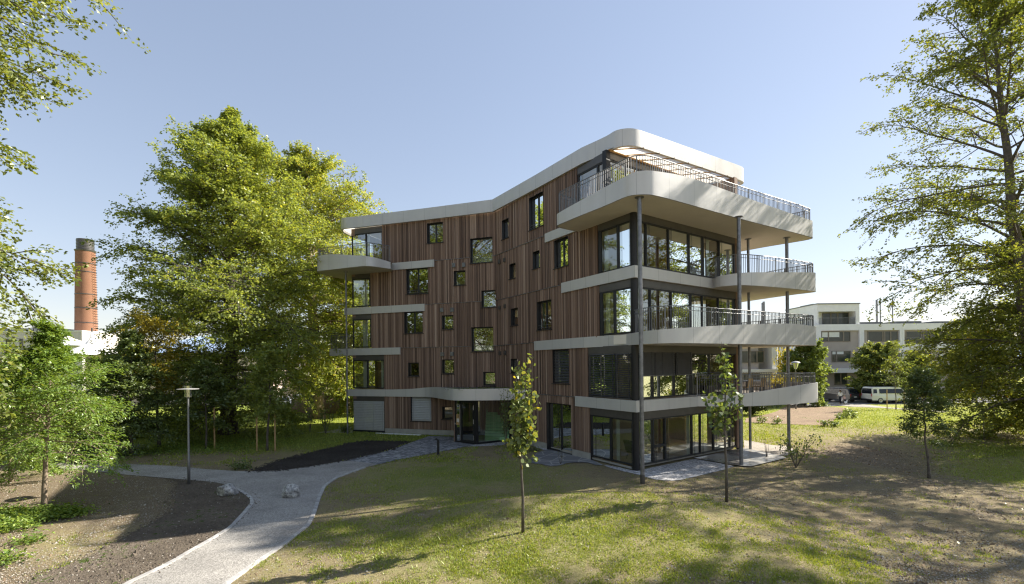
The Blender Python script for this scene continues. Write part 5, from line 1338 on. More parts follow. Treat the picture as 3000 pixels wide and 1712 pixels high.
# ================================================================== background: houses, cars, people, chimney, hills
def house_front(name, label, Y0, x0, x1, z1, depth=9, group='white row houses behind the lawn'):
    r = empty(name, ((x0 + x1) / 2, Y0, -.45), 0, label, 'house', group)
    r['cx'] = 0.0
    del r['cx']
    return r
class Front:
    """axis-aligned facade at depth Y0, measured in N-crop pixels"""
    def __init__(s, root, Y0, crop='N'): s.r = root; s.Y = Y0; s.c = crop; s.o = Vector(root.location)
    def xz(s, x, y): p = at(s.c, x, y, s.Y); return p.x, p.z
    def rect(s, x0, y0, x1, y1):
        a, b = s.xz(x0, (y0 + y1) / 2)[0], s.xz(x1, (y0 + y1) / 2)[0]; xm = (x0 + x1) / 2
        return a, b, s.xz(xm, y1)[1], s.xz(xm, y0)[1]
    def mb(s, X0, X1, Z0, Z1, d0, d1, m=None):
        m = m or MB(); o = s.o; m.box(X0 - o.x, s.Y - d1 - o.y, Z0 - o.z, X1 - o.x, s.Y - d0 - o.y, Z1 - o.z); return m
    def box(s, name, mat, X0, X1, Z0, Z1, d0, d1): return s.mb(X0, X1, Z0, Z1, d0, d1).build(name, MT[mat], s.r)
    def window(s, r, muls=(), d=.0, shade=0):
        X0, X1, Z0, Z1 = r; f = .08; m = MB()
        for a in ((X0, X0 + f, Z0, Z1), (X1 - f, X1, Z0, Z1), (X0 + f, X1 - f, Z0, Z0 + f), (X0 + f, X1 - f, Z1 - f, Z1)): s.mb(*a, d - .02, d + .06, m)
        for q in muls: q = X0 + (X1 - X0) * q; s.mb(q - .09, q + .09, Z0 + f, Z1 - f, d - .02, d + .055, m)
        o = m.build('window', MT['winframe'], s.r)
        p = MB(); k = s.o; yy = s.Y - d - .012 - k.y; p.quad((X0 + .04 - k.x, yy, Z0 + .04 - k.z), (X1 - .04 - k.x, yy, Z0 + .04 - k.z), (X1 - .04 - k.x, yy, Z1 - .04 - k.z), (X0 + .04 - k.x, yy, Z1 - .04 - k.z)); p.build('pane', MT['panedark'], o)
        m = MB(); s.mb(X0 + .03, X1 - .03, Z0 + .03, Z1 - .03, d - .016, d + .0, m); m.build('dark_room', MT['dark'], o)
        if shade:
            m = MB(); s.mb(X0 + .1, X0 + (X1 - X0) * .62, Z1 - (Z1 - Z0) * shade, Z1 - .1, d + .014, d + .03, m); m.build('roller_blind', MT['curtain'], o)
        return o
    def rail(s, X0, X1, Z0, Z1, d):
        m = MB(); s.mb(X0, X1, Z1 - .04, Z1, d, d + .04, m)
        for i in range(int((X1 - X0) / .16)): q = X0 + .16 * i; s.mb(q, q + .025, Z0, Z1 - .04, d, d + .03, m)
        m.build('railing', MT['rail'], s.r)
Y0 = 68.0
px = lambda x: at('N', x, 600, Y0).x
gz0 = -.5
def common(fr, X0, X1, Z1, side=True):
    fr.box('wall', 'beige', X0 + .02, X1 - .02, gz0, Z1, -9, -.25)
# house with the raised upper storey
r = house_front('row_house', 'white row house with a raised third floor box, left of the flues', Y0, px(-35), px(535), 0); f = Front(r, Y0)
A, B, Zb, Zt = f.rect(-35, 365, 535, 440)
top = f.rect(-15, 125, 490, 365)
common(f, A, B, Zt)
m = MB(); f.mb(A, B, Zb, Zt, -8.9, 0, m); f.mb(*f.rect(482, 440, 535, 890)[:2], f.rect(482, 440, 535, 890)[2], Zb, -.3, 0, m); f.mb(A, f.rect(-35, 440, 26, 890)[1], f.rect(0, 440, 26, 890)[2], Zb, -.3, -.003, m)
bb = f.rect(-35, 888, 535, 940); f.mb(A, B, bb[2], bb[3], -.4, .9, m)
rec = f.rect(3, 212, 445, 362)
f.mb(top[0], rec[0], Zt, top[3], -8, -.2, m); f.mb(rec[1], top[1], Zt, top[3], -8, -.2, m); f.mb(rec[0], rec[1], rec[3], top[3], -8, -.2, m); f.mb(rec[0], rec[1], Zt, rec[3], -8, -1.6, m)
m.build('white_wall', MT['white'], r)
f.window((rec[0] + 1.4, rec[1] - .05, Zt + .02, rec[3] - .05), (.32, .58), -1.58)
f.rail(rec[0], rec[1] + .5, Zt + .02, Zt + .95, -.3)
m = MB(); f.mb(top[0] - .05, top[1] + .08, top[3], top[3] + .14, -8.1, -.1, m); q = f.rect(25, 100, 395, 138); f.mb(q[0], q[1], top[3] + .1, q[3], -5, -2, m); m.build('roof', MT['roofgrey'], r)
f.window(f.rect(38, 450, 382, 572), (.24, .76), -.24, .55); f.window(f.rect(160, 680, 388, 814), (.24,), -.24, .3)
f.window(f.rect(190, 940, 345, 1086), (.5,), -.24)
# middle house
r = house_front('row_house', 'white row house under the three metal flues', Y0, px(535), px(985), 0); f = Front(r, Y0)
A, B = px(536), px(984); common(f, A, B, Zt)
m = MB(); f.mb(A + .01, B - .01, Zb, Zt, -8.9, -.004, m); f.mb(A, B, bb[2], bb[3], -.4, .88, m); q = f.rect(958, 440, 984, 890); f.mb(q[0], q[1] - .01, q[2], Zb, -.3, -.004, m); m.build('white_wall', MT['white'], r)
q = f.rect(500, 328, 850, 366); f.box('roof', 'roofgrey', q[0] + .6, q[1], Zt, q[3], -6, -1.5)
f.window(f.rect(588, 446, 946, 572), (.5, .56, .76), -.24); f.window(f.rect(760, 682, 946, 800), (.5,), -.24); f.window(f.rect(590, 682, 745, 800), (.5,), -.24); f.window(f.rect(560, 940, 700, 1086), (.5,), -.24)
for x, yt in ((680, 76), (722, 55), (868, 49)):
    p = at('N', x, yt, Y0 + 3.5); m = MB(); m.lathe([(.001, 0), (.08 if x != 680 else .13, 0), (.08 if x != 680 else .13, p.z - Zt), (.001, p.z - Zt)], 12); o = m.build('metal_flue', MT['steel'], None, smooth=False); o.location = (p.x, Y0 + 3.5, Zt); o.data.set_sharp_from_angle(angle=R(40))
    o.parent = r; o.matrix_parent_inverse = Matrix.Translation(-Vector(r.location))
# right houses
xs = [(985, 1440), (1440, 1890), (1890, 2340)]
for k, (xa, xb) in enumerate(xs):
    r = house_front('row_house', ['white row house with the railed loggia right of the flues', 'white row house half hidden by the right beech', 'white row house furthest right behind the beech foliage'][k], Y0, px(xa), px(xb), 0); f = Front(r, Y0); sft = 455 * k
    A, B = px(xa + 1), px(xb - 1); common(f, A, B, Zt); m = MB(); f.mb(A, B, Zb, Zt, -8.9, -.004 * (k + 2), m)
    q = f.rect(985 + sft, 440, 1012 + sft, 890); f.mb(A, q[1], q[2], Zb, -.3, -.004 * (k + 2), m)
    q2 = f.rect(1012 + sft, 600, 1430 + sft, 675)
    f.mb(q[1], B, q2[2], q2[3], -.3, .0, m); f.mb(A, B, bb[2], bb[3], -.4, .86 - .02 * k, m); m.build('white_wall', MT['white'], r)
    w = f.rect(1042 + sft, 446, 1420 + sft, 598); f.window((w[0], w[1], q2[3] + .02, w[3]), (.48, .54, .78), -.24); f.rail(q[1], B, q2[3], q2[3] + .95, -.05)
    f.window(f.rect(1112 + sft, 680, 1340 + sft, 804), (.5,), -.24); f.window(f.rect(1100 + sft, 942, 1205 + sft, 1086), (.5,), -.24)
    q = f.rect(940 + sft, 318, 1320 + sft, 356); f.box('roof', 'roofgrey', max(q[0], A + .3), q[1], Zt, q[3], -6, -1.5)
# house seen between the first and second floor balconies
Y1 = 60.0
pa = at('O', -560, 200, Y1); pb = at('O', 528, 200, Y1)
r = house_front('row_house', 'row house with striped curtains seen between the balconies', Y1, pa.x, pb.x, 0); f = Front(r, Y1, 'O')
zt_ = at('O', 300, -20, Y1).z
f.box('wall', 'beige', pa.x + .02, pb.x - 2.2, gz0, zt_, -9, -.25)
m = MB(); q = f.rect(465, 0, 528, 345); f.mb(q[0], pb.x, f.rect(0, 345, 10, 390)[2], zt_, -9.0, 0, m); q = f.rect(-560, 345, 528, 388); f.mb(pa.x, pb.x - .01, q[2], q[3], -.4, .5, m); f.mb(pa.x, pb.x - .02, zt_ - .1, zt_ + .5, -9.1, .05, m)
f.mb(pb.x - 2.2, pb.x - .3, gz0, q[2], -9, -.5, m); m.build('white_wall', MT['white'], r)
f.window(f.rect(90, 118, 378, 264), (.42, .70), -.24); f.window(f.rect(-330, 118, -40, 264), (.5,), -.24); f.window(f.rect(120, 392, 330, 520), (.5,), -.24)
# white end house beside it
pa2 = at('O', 555, 200, 66); pb2 = at('O', 800, 200, 66)
r = house_front('row_house', 'plain white house end with two down pipes behind the yellow shrub', 66, pa2.x, pb2.x, 0); f = Front(r, 66, 'O')
zt2 = at('O', 600, -30, 66).z; f.box('white_wall', 'white', pa2.x, pb2.x, gz0, zt2, -8, 0)
m = MB(); f.mb(pa2.x - .05, pb2.x + .05, zt2, zt2 + .2, -8.1, .08, m); m.build('roof', MT['roofgrey'], r)
for x in (545, 610):
    p = at('O', x, 200, 65.9); m = MB(); m.tube([(p.x - r.location.x, -.1, .3), (p.x - r.location.x, -.1, zt2 + .4)], .11, 8); m.build('down_pipe', MT['steel'], r)
f.window(f.rect(675, 100, 708, 140), (), .0)

# ------------------------------------------------ flues seen above the second floor balcony
for dx, w, yt in ((1042, .17, 815), (1055, .15, 797)):
    p = at('G', dx, yt, 64); m = MB(); m.lathe([(.001, 0), (w, 0), (w, p.z - zt_ + .4), (.001, p.z - zt_ + .4)], 12); o = m.build('metal_flue', MT['steel'], None, smooth=True); o.data.set_sharp_from_angle(angle=R(40)); o.location = (p.x, 64, zt_ - .4); tag(o, 'thin metal flue above the house seen between the balconies, %s of the pair' % ('left and shorter' if dx == 1042 else 'right and taller'), 'flue', 'flue pair')

# ------------------------------------------------ vehicles: x forward, y left, z up
def vehicle(name, label, loc, rz, Lh, W, prof, belt, roofz, tum, paintm, wheels, wr, sidewin, rear, front, cat='car', group='parked cars by the row houses', rack=False, mirrors=True):
    root = empty(name, loc, rz, label, cat, group)
    def ys(z): return W / 2 - tum * max(0, min(1, (z - belt) / (roofz - belt))) - .05 * max(0, (.45 - z) / .45)
    m = MB(); n = len(prof); vs = [(x, ys(z), z) for x, z in prof] + [(x, -ys(z), z) for x, z in prof]
    m.add(vs, [tuple(range(n)), tuple(range(2 * n - 1, n - 1, -1))] + [(i, (i + 1) % n, n + (i + 1) % n, n + i) for i in range(n)])
    m.build('body', MT[paintm], root, bevel=.07)
    for sg in (1, -1):
        for w in sidewin:
            m = MB(); a = [(x, sg * (ys(z) + .012), z) for x, z in w]; b = [(x, sg * (ys(z) - .03), z) for x, z in w]; k = len(w)
            m.add(a + b, [tuple(range(k)), tuple(range(2 * k - 1, k - 1, -1))] + [(i, (i + 1) % k, k + (i + 1) % k, k + i) for i in range(k)]); m.build('side_window', MT['carglass'], root)
    for nm, (pa_, pb_, mar) in (('rear_window', rear), ('windscreen', front)):
        m = MB(); dx_ = -.014 if nm == 'rear_window' else .014
        m.hexa([(pa_[0] + dx_, ys(pa_[1]) - mar, pa_[1]), (pa_[0] + dx_, -ys(pa_[1]) + mar, pa_[1]), (pa_[0] - dx_ * 2, -ys(pa_[1]) + mar, pa_[1]), (pa_[0] - dx_ * 2, ys(pa_[1]) - mar, pa_[1]),
                (pb_[0] + dx_, ys(pb_[1]) - mar, pb_[1]), (pb_[0] + dx_, -ys(pb_[1]) + mar, pb_[1]), (pb_[0] - dx_ * 2, -ys(pb_[1]) + mar, pb_[1]), (pb_[0] - dx_ * 2, ys(pb_[1]) - mar, pb_[1])]); m.build(nm, MT['carglass'], root)
    for wx in wheels:
        for sg in (1, -1):
            m = MB(); c0_ = sg * (W / 2 - .20); c1_ = sg * (W / 2 + .008)
            m.tube([(wx, c0_, wr), (wx, c0_ + .02 * sg, wr), (wx, c1_ - .03 * sg, wr), (wx, c1_, wr)], [wr * .94, wr, wr, wr * .93], 24); w_ = m.build('wheel', MT['tyre'], root)
            m = MB(); y_ = c1_ + .006 * sg
            for k in range(5):
                t = k * 2 * math.pi / 5 + .3; ct, st_ = math.cos(t), math.sin(t); e = .055
                m.hexa([(wx - st_ * e * 1.3, y_ - .02 * sg, wr + ct * e * 1.3), (wx + st_ * e * 1.3, y_ - .02 * sg, wr - ct * e * 1.3), (wx + st_ * e * 1.3, y_, wr - ct * e * 1.3), (wx - st_ * e * 1.3, y_, wr + ct * e * 1.3)] +
                       [(wx + ct * wr * .62 - st_ * e, y_ - .02 * sg, wr + st_ * wr * .62 + ct * e), (wx + ct * wr * .62 + st_ * e, y_ - .02 * sg, wr + st_ * wr * .62 - ct * e), (wx + ct * wr * .62 + st_ * e, y_, wr + st_ * wr * .62 - ct * e), (wx + ct * wr * .62 - st_ * e, y_, wr + st_ * wr * .62 + ct * e)])
            m.tube([(wx + math.cos(t) * wr * .64, y_ - .01 * sg, wr + math.sin(t) * wr * .64) for t in np.linspace(0, 2 * math.pi, 25)], .022, 6, cap=False)
            m.build('rim', MT['rim'], w_)
    xr = min(x for x, z in prof); xf = max(x for x, z in prof)
    for sg in (1, -1):
        m = MB(); z_ = belt - .12; m.box(xr - .015, sg * (W / 2 - .06) - (.10 if sg > 0 else -.0), z_ - .18, xr + .12, sg * (W / 2 - .06) + (.0 if sg > 0 else .10), z_ + .12); m.build('tail_light', MT['redlens'], root, bevel=.015)
        m = MB(); m.box(xf - .22, sg * (W / 2 - .10) - (.22 if sg > 0 else 0), .62, xf - .02, sg * (W / 2 - .10) + (0 if sg > 0 else .22), .78); m.build('headlight', MT['clearlens'], root, bevel=.02)
        if mirrors:
            m = MB(); mx = front[1][0] + .35; m.box(mx - .07, sg * (W / 2 + .02) - (.0 if sg > 0 else .18), belt + .02, mx + .07, sg * (W / 2 + .02) + (.18 if sg > 0 else 0), belt + .20); m.build('side_mirror', MT[paintm], root, bevel=.03)
    m = MB(); m.box(xr - .012, -.26, .62, xr + .02, .26, .73); m.build('number_plate', MT['plate'], root)
    m = MB(); m.box(xr - .05, -W / 2 + .08, .34, xr + .25, W / 2 - .08, .52); m.build('rear_bumper', MT['dark'], root, bevel=.03)
    if rack:
        for sg in (1, -1):
            m = MB(); m.tube([(-1.7, sg * (W / 2 - tum - .02), roofz), (-1.6, sg * (W / 2 - tum - .02), roofz + .07), (.5, sg * (W / 2 - tum - .02), roofz + .07), (.65, sg * (W / 2 - tum - .02), roofz)], .018, 6); m.build('roof_rail', MT['rim'], root)
    return root
van_prof = [(-2.45, .42), (-2.45, 1.0), (-2.38, 1.72), (-2.28, 1.92), (-2.1, 1.97), (.9, 1.97), (1.12, 1.92), (1.75, 1.22), (2.28, 1.02), (2.43, .80), (2.45, .42), (2.2, .30), (-2.3, .30)]
g1 = gnd('N', 600, 1282); 
gV = at('N', 800, 1285, 58.5)
vehicle('camper_van', 'cream white camper van with dark windows and black roof parked on the road', (gV.x, 58.5, -.43), 0, 4.9, 1.92, van_prof, 1.15, 1.97, .14, 'vanwhite', (-1.45, 1.52), .34,
        [[(-1.55, 1.20), (-1.55, 1.72), (1.05, 1.72), (1.55, 1.20)], [(-2.30, 1.22), (-2.24, 1.70), (-1.85, 1.70), (-1.85, 1.22)]], ((-2.43, 1.15), (-2.36, 1.78), .12), ((1.70, 1.27), (1.18, 1.86), .12), 'van')
v = [o for o in bpy.data.objects if o.get('category') == 'van'][0]
m = MB(); m.box(-2.1, -.74, 1.955, 1.0, .74, 2.03); m.build('pop_up_roof', MT['dark'], v, bevel=.03)
m = MB()
for sg in (1, -1): m.box(-2.35, sg * .955 - .006, .32, 2.3, sg * .955 + .006, .38)
m.build('trim_strip', MT['dark'], v)
suv = [(-2.3, .45), (-2.32, .95), (-2.22, 1.15), (-1.95, 1.62), (-1.7, 1.70), (.3, 1.70), (.62, 1.62), (1.15, 1.12), (2.1, .98), (2.3, .78), (2.3, .40), (2.0, .28), (-2.1, .28)]
sedan = [(-2.2, .40), (-2.22, .82), (-2.05, .95), (-1.6, 1.0), (-1.0, 1.38), (-.6, 1.44), (.35, 1.44), (.6, 1.38), (1.2, .96), (2.05, .82), (2.22, .62), (2.22, .34), (2.0, .24), (-2.0, .24)]
hatch = [(-2.05, .42), (-2.08, .86), (-1.95, 1.02), (-1.62, 1.44), (-1.3, 1.50), (.3, 1.50), (.6, 1.42), (1.2, .98), (1.95, .84), (2.1, .64), (2.1, .34), (1.9, .25), (-1.9, .25)]
p = at('N', 238, 1245, 61); 
vehicle('parked_car', 'black estate car with roof rails parked facing away by the hedge', (p.x, 61.5, -.43), R(112), 4.6, 1.9, suv, 1.05, 1.70, .22, 'carblack', (-1.35, 1.42), .36, [[(-1.75, 1.12), (-1.62, 1.55), (.30, 1.55), (.85, 1.12)]], ((-2.24, 1.12), (-1.98, 1.56), .2), ((1.10, 1.16), (.66, 1.57), .2), rack=True)
p = at('N', 1085, 1200, 63); vehicle('parked_car', 'champagne coloured car standing behind the nose of the white van', (p.x, 63, -.43), R(8), 4.4, 1.8, sedan, .92, 1.44, .26, 'carbeige', (-1.3, 1.36), .32, [[(-1.35, .98), (-.95, 1.33), (.45, 1.33), (.98, .98)]], ((-1.55, 1.02), (-1.05, 1.35), .2), ((1.15, 1.0), (.68, 1.35), .2))
p = at('N', 950, 1150, 65); vehicle('parked_car', 'dark grey car mostly hidden behind the white van', (p.x - 1.2, 65.2, -.43), R(180), 4.2, 1.8, suv, 1.05, 1.70, .24, 'cargrey', (-1.3, 1.36), .34, [[(-1.6, 1.08), (-1.5, 1.52), (.32, 1.52), (.8, 1.08)]], ((-2.2, 1.12), (-1.96, 1.52), .2), ((1.1, 1.16), (.68, 1.54), .2))
p = at('N', 1560, 1260, 60); vehicle('parked_car', 'dark car glimpsed through the foliage right of the van', (p.x, 60, -.43), R(4), 4.2, 1.8, hatch, .98, 1.50, .24, 'carblack', (-1.25, 1.3), .33, [[(-1.5, 1.04), (-1.42, 1.38), (.4, 1.38), (.92, 1.04)]], ((-2.0, 1.02), (-1.68, 1.40), .2), ((1.12, 1.05), (.66, 1.40), .2))
p = at('P', 330, 930, 56); vehicle('parked_car', 'silver car seen under the beech branches left of the house', (p.x, 56, -.2), R(-60), 4.2, 1.8, hatch, .98, 1.50, .24, 'carsilver', (-1.25, 1.3), .33, [[(-1.5, 1.04), (-1.42, 1.38), (.4, 1.38), (.92, 1.04)]], ((-2.0, 1.02), (-1.68, 1.40), .2), ((1.12, 1.05), (.66, 1.40), .2), group='cars parked left of the house')
p = at('P', 560, 860, 60); vehicle('parked_car', 'second silver car further along behind the beech leaves', (p.x, 60, -.2), R(-50), 4.2, 1.8, hatch, .98, 1.50, .24, 'carsilver', (-1.25, 1.3), .33, [[(-1.5, 1.04), (-1.42, 1.38), (.4, 1.38), (.92, 1.04)]], ((-2.0, 1.02), (-1.68, 1.40), .2), ((1.12, 1.05), (.66, 1.40), .2), group='cars parked left of the house')

# ------------------------------------------------ people: one skinned body each
def person(label, loc, rz, h_, shirt, trousers, hair, longhair=False, pose='stand'):
    k = h_ / 1.70
    root = empty('person', loc, rz, label, 'person')
    nodes = [('pel', 0, 0, .95, .13, -1), ('belly', 0, .01, 1.08, .12, 0), ('chest', 0, .02, 1.28, .135, 1), ('neck', 0, .01, 1.44, .052, 2), ('jaw', 0, .025, 1.52, .068, 3), ('head', 0, .02, 1.61, .088, 4), ('crown', 0, .01, 1.69, .055, 5)]
    for sg in (1, -1):
        b = len(nodes); fw = .05 if sg > 0 else -.03
        nodes += [('sh', sg * .17, .01, 1.38, .058, 2), ('el', sg * .24, -.03, 1.12, .042, b), ('wr', sg * .20, .17, .98, .030, b + 1), ('palm', sg * .19, .24, .97, .034, b + 2)]
        c = len(nodes)
        nodes += [('hip', sg * .085, 0, .90, .088, 0), ('kn', sg * .09, fw + .02, .50, .058, c), ('an', sg * .09, fw - .03, .09, .040, c + 1), ('toe', sg * .10, fw + .10, .035, .034, c + 2)]
        hb = b + 3
        for q in range(5):   # fingers and thumb
            a = (q - 1.5) * .020; nodes.append(('f', sg * .19 + a * .9, .30 - .008 * abs(q - 1.5) if q < 4 else .26, .955, .010, hb)) if q < 4 else nodes.append(('th', sg * (.19 - .035), .27, .985, .011, hb))
    me = bpy.data.meshes.new('body'); me.from_pydata([(n[1] * k, n[2] * k, n[3] * k) for n in nodes], [(i, n[5]) for i, n in enumerate(nodes) if n[5] >= 0], [])
    o = link('body', me, root, [MT['skin'], MT[shirt], MT[trousers]])
    sk = o.modifiers.new('skin', 'SKIN'); o.modifiers.new('sub', 'SUBSURF').levels = 1; o.modifiers['sub'].render_levels = 1
    for i, n in enumerate(nodes): me.skin_vertices[0].data[i].radius = (n[4] * k, n[4] * k * (.78 if n[0] in ('pel', 'belly', 'chest') else 1))
    me.skin_vertices[0].data[0].use_root = True
    dg = bpy.context.evaluated_depsgraph_get(); ev = bpy.data.meshes.new_from_object(o.evaluated_get(dg)); o.modifiers.clear(); o.data = ev
    for m_ in (MT['skin'], MT[shirt], MT[trousers]):
        if m_.name not in [q.name for q in ev.materials if q]: ev.materials.append(m_)
    ev.polygons.foreach_set('use_smooth', np.ones(len(ev.polygons), bool))
    # clothes: outset copies of the body regions
    def cloth(nm, test, mat, off):
        m = MB(); vn = [v.normal.copy() for v in ev.vertices]; vs = [v.co + vn[i] * off for i, v in enumerate(ev.vertices)]; fs = [tuple(p.vertices) for p in ev.polygons if all(test(ev.vertices[i].co) for i in p.vertices)]
        m.add(vs, fs); c_ = m.build(nm, MT[mat], root, smooth=True); bm = bmesh.new(); bm.from_mesh(c_.data); bmesh.ops.delete(bm, geom=[v for v in bm.verts if not v.link_faces], context='VERTS'); bm.to_mesh(c_.data); bm.free()
    cloth('shirt', lambda c: .93 * k < c.z < 1.43 * k and not (c.y > .10 * k and c.z < 1.1 * k), shirt, .014 * k)
    cloth('trousers', lambda c: .10 * k < c.z < 1.0 * k and abs(c.x) < .19 * k and c.y < .14 * k, trousers, .012 * k)
    m = MB(); hs = []
    for i in range(9):
        for j in range(14):
            ph, th = math.pi * (i / 8) * .62, 2 * math.pi * j / 14; r_ = .105; hs.append((r_ * math.sin(ph) * math.cos(th) * k, (.0 + r_ * math.sin(ph) * math.sin(th) * 1.05 - .012) * k, (1.61 + r_ * math.cos(ph) * 1.05) * k if not (i == 8 and math.sin(th) > .2) else (1.64) * k))
    m.add(hs, [(i * 14 + j, i * 14 + (j + 1) % 14, (i + 1) * 14 + (j + 1) % 14, (i + 1) * 14 + j) for i in range(8) for j in range(14)])
    if longhair: m.tube([(0, -.08 * k, 1.62 * k), (0, -.13 * k, 1.50 * k), (0, -.12 * k, 1.36 * k), (0, -.11 * k, 1.28 * k)], [.05 * k, .055 * k, .04 * k, .012 * k], 8)
    m.build('hair', MT[hair], root, smooth=True)
    fc = MB()
    for sg in (1, -1): fc.lathe([(.001, -.008 * k), (.012 * k, 0), (.001, .008 * k)], 8, (sg * .032 * k, .105 * k, 1.615 * k))
    fc.build('eyes', MT['dark'], root); nz = MB(); nz.tube([(0, .10 * k, 1.62 * k), (0, .128 * k, 1.575 * k), (0, .10 * k, 1.565 * k)], [.008 * k, .014 * k, .01 * k], 6); nz.build('nose', MT['skin'], root, smooth=True)
    return root
p = at('O', 1297, 728, 57.2)
person('woman in white top and dark trousers with a ponytail walking past the black car', (p.x, 57.2, -.42), R(8), 1.70, 'shirt', 'navy', 'hair', True)
p = at('O', 1345, 728, 57.0)
person('small fair-haired child in pale pink top walking beside the woman', (p.x, 57.0, -.42), R(-12), 1.08, 'pinkc', 'navy', 'hairl')
# small white dog beside the child
p = at('O', 1362, 740, 56.8)
dg_ = empty('dog', (p.x, 56.8, -.42), R(25), 'small white dog standing beside the child', 'dog')
nodes = [(-.16, 0, .27, .085, -1), (0, 0, .27, .08, 0), (.14, 0, .28, .088, 1), (.22, 0, .36, .055, 2), (.27, 0, .42, .062, 3), (.34, 0, .41, .036, 4), (.385, 0, .40, .026, 5), (-.23, 0, .33, .022, 0), (-.28, 0, .42, .015, 7)]
for sg in (1, -1):
    b = len(nodes); nodes += [(-.17, sg * .06, .18, .042, 0), (-.20, sg * .06, .10, .024, b), (-.18, sg * .06, .02, .02, b + 1), (.15, sg * .055, .18, .034, 2), (.155, sg * .055, .10, .022, b + 3), (.165, sg * .055, .02, .02, b + 4), (.25, sg * .05, .50, .018, 4)]
me = bpy.data.meshes.new('body'); me.from_pydata([n[:3] for n in nodes], [(i, n[4]) for i, n in enumerate(nodes) if n[4] >= 0], [])
o = link('body', me, dg_, [MT['shirt']]); o.modifiers.new('skin', 'SKIN'); sb = o.modifiers.new('sub', 'SUBSURF'); sb.render_levels = 1
for i, n in enumerate(nodes): me.skin_vertices[0].data[i].radius = (n[3], n[3])
me.skin_vertices[0].data[0].use_root = True
m = MB(); m.lathe([(.001, .022), (.02, 0), (.001, -.018)], 8, (.41, 0, .405)); m.build('nose', MT['dark'], dg_)

# ------------------------------------------------ planting by the row houses
tree('round_tree', 'dense round dark green street tree right of the second floor balcony', 'tree', 34.2, 56.5, 7.9, 2.3, dome, 401, 'beech', 46, 10, 6, 10, .24, .10, (-5, 65), .3, .13, group='street trees at the row houses', asp=.7, tonebias=-.22)
tree('round_tree', 'pale green street tree standing behind the white van', 'tree', 46.4, 61.0, 6.8, 3.0, dome, 402, 'young', 44, 10, 6, 10, .25, .22, (0, 55), .3, .13, group='street trees at the row houses', asp=.7, tonebias=.12)
tree('round_tree', 'smaller pale street tree right behind the staked sapling', 'tree', 51.6, 62.0, 5.6, 2.1, dome, 403, 'young', 28, 8, 5, 9, .24, .3, (0, 55), .3, .1, group='street trees at the row houses', asp=.7, tonebias=.15)
p = gnd('N', 910, 1378)
tree('young_tree', 'nearly leafless staked sapling in front of the white van', 'tree', p.x, p.y, 7.2, 1.4, cone, 404, 'young', 26, 6, 3, 3, .13, .3, (25, 60), .2, .05, group='street trees at the row houses', bare=.45)
stake(p.x - 1.0, p.y - .1, 2.1, 'left stake of the leafless sapling before the van'); stake(p.x + .55, p.y - .4, 2.1, 'right stake of the leafless sapling before the van')
p = at('O', 660, 400, 54); shrub('tall yellow autumn shrub beside the old style lamp', p.x, 54, 3.6, 1.2, 411, 'gold', 34, 40, .25)
p = at('O', 745, 150, 56); shrub('yellow orange bush tip behind the old style lamp', p.x, 58, 6.4, 1.1, 412, 'gold', 34, 40, .25)
# clipped hedge
a_, b_ = at('N', 350, 1150, 64).x, at('N', 640, 1150, 64).x
r = empty('hedge', ((a_ + b_) / 2, 64, -.45), 0, 'clipped dark green hedge between the black car and the white van', 'hedge')
rg = np.random.default_rng(8); n = 9000; hw = (b_ - a_) / 2
c = np.c_[rg.uniform(-hw, hw, n), rg.uniform(-.7, .7, n), rg.uniform(0, 1.9, n)]; f_ = rg.integers(0, 3, n); c[f_ == 0, 1] = -.7; c[f_ == 1, 2] = 1.9; c += rg.normal(0, .06, c.shape)
A = unit(rg.normal(0, 1, c.shape)); nr = unit(np.cross(A, rg.normal(0, 1, c.shape))); ln = rg.uniform(.12, .24, n); np_quads('foliage', leaf_quads(c, A, nr, ln, ln * .6), rg.random(n), MT['beech'], r)
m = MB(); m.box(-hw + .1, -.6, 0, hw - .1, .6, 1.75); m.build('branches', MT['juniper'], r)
# fence by the road
a_ = at('O', 1100, 640, 60).x; r = empty('garden_fence', (a_, 62.5, -.45), 0, 'low grey bar fence left of the black car', 'fence')
m = MB(); m.box(-1.6, -.02, .95, 1.6, .02, 1.0); m.box(-1.6, -.02, .1, 1.6, .02, .14); m.build('fence_rail', MT['rail'], r)
m = MB(); [m.box(-1.6 + .16 * i, -.012, .14, -1.57 + .16 * i, .012, .95) for i in range(21)]; m.build('fence_bars', MT['rail'], r)
# old style street lamp on the right
p = at('O', 750, 245, 52); r = empty('street_lamp', (p.x, 52, float(tz(p.x, 52))), 0, 'old style lantern lamp with a conical glass seen above the first floor railing', 'street lamp'); ht = p.z - float(tz(p.x, 52))
m = MB(); m.lathe([(.001, 0), (.09, 0), (.07, .5), (.05, .6), (.045, ht - .9), (.07, ht - .85), (.03, ht - .82)], 12); m.build('post', MT['rail'], r, smooth=True)
m = MB(); m.lathe([(.14, ht - .82), (.34, ht - .18)], 16); m.build('lamp_glass', MT['lampglass'], r, smooth=True)
m = MB(); m.lathe([(.46, ht - .18), (.42, ht - .10), (.12, ht), (.001, ht + .02)], 16); m.lathe([(.001, ht - .185), (.46, ht - .18)], 16); m.build('lamp_cap', MT['lampdisc'], r, smooth=True)
m = MB(); [m.tube([(.14 * math.cos(t), .14 * math.sin(t), ht - .82), (.34 * math.cos(t), .34 * math.sin(t), ht - .18)], .012, 5) for t in np.linspace(0, 2 * math.pi, 5)[:-1]]; m.build('lamp_ribs', MT['rail'], r)

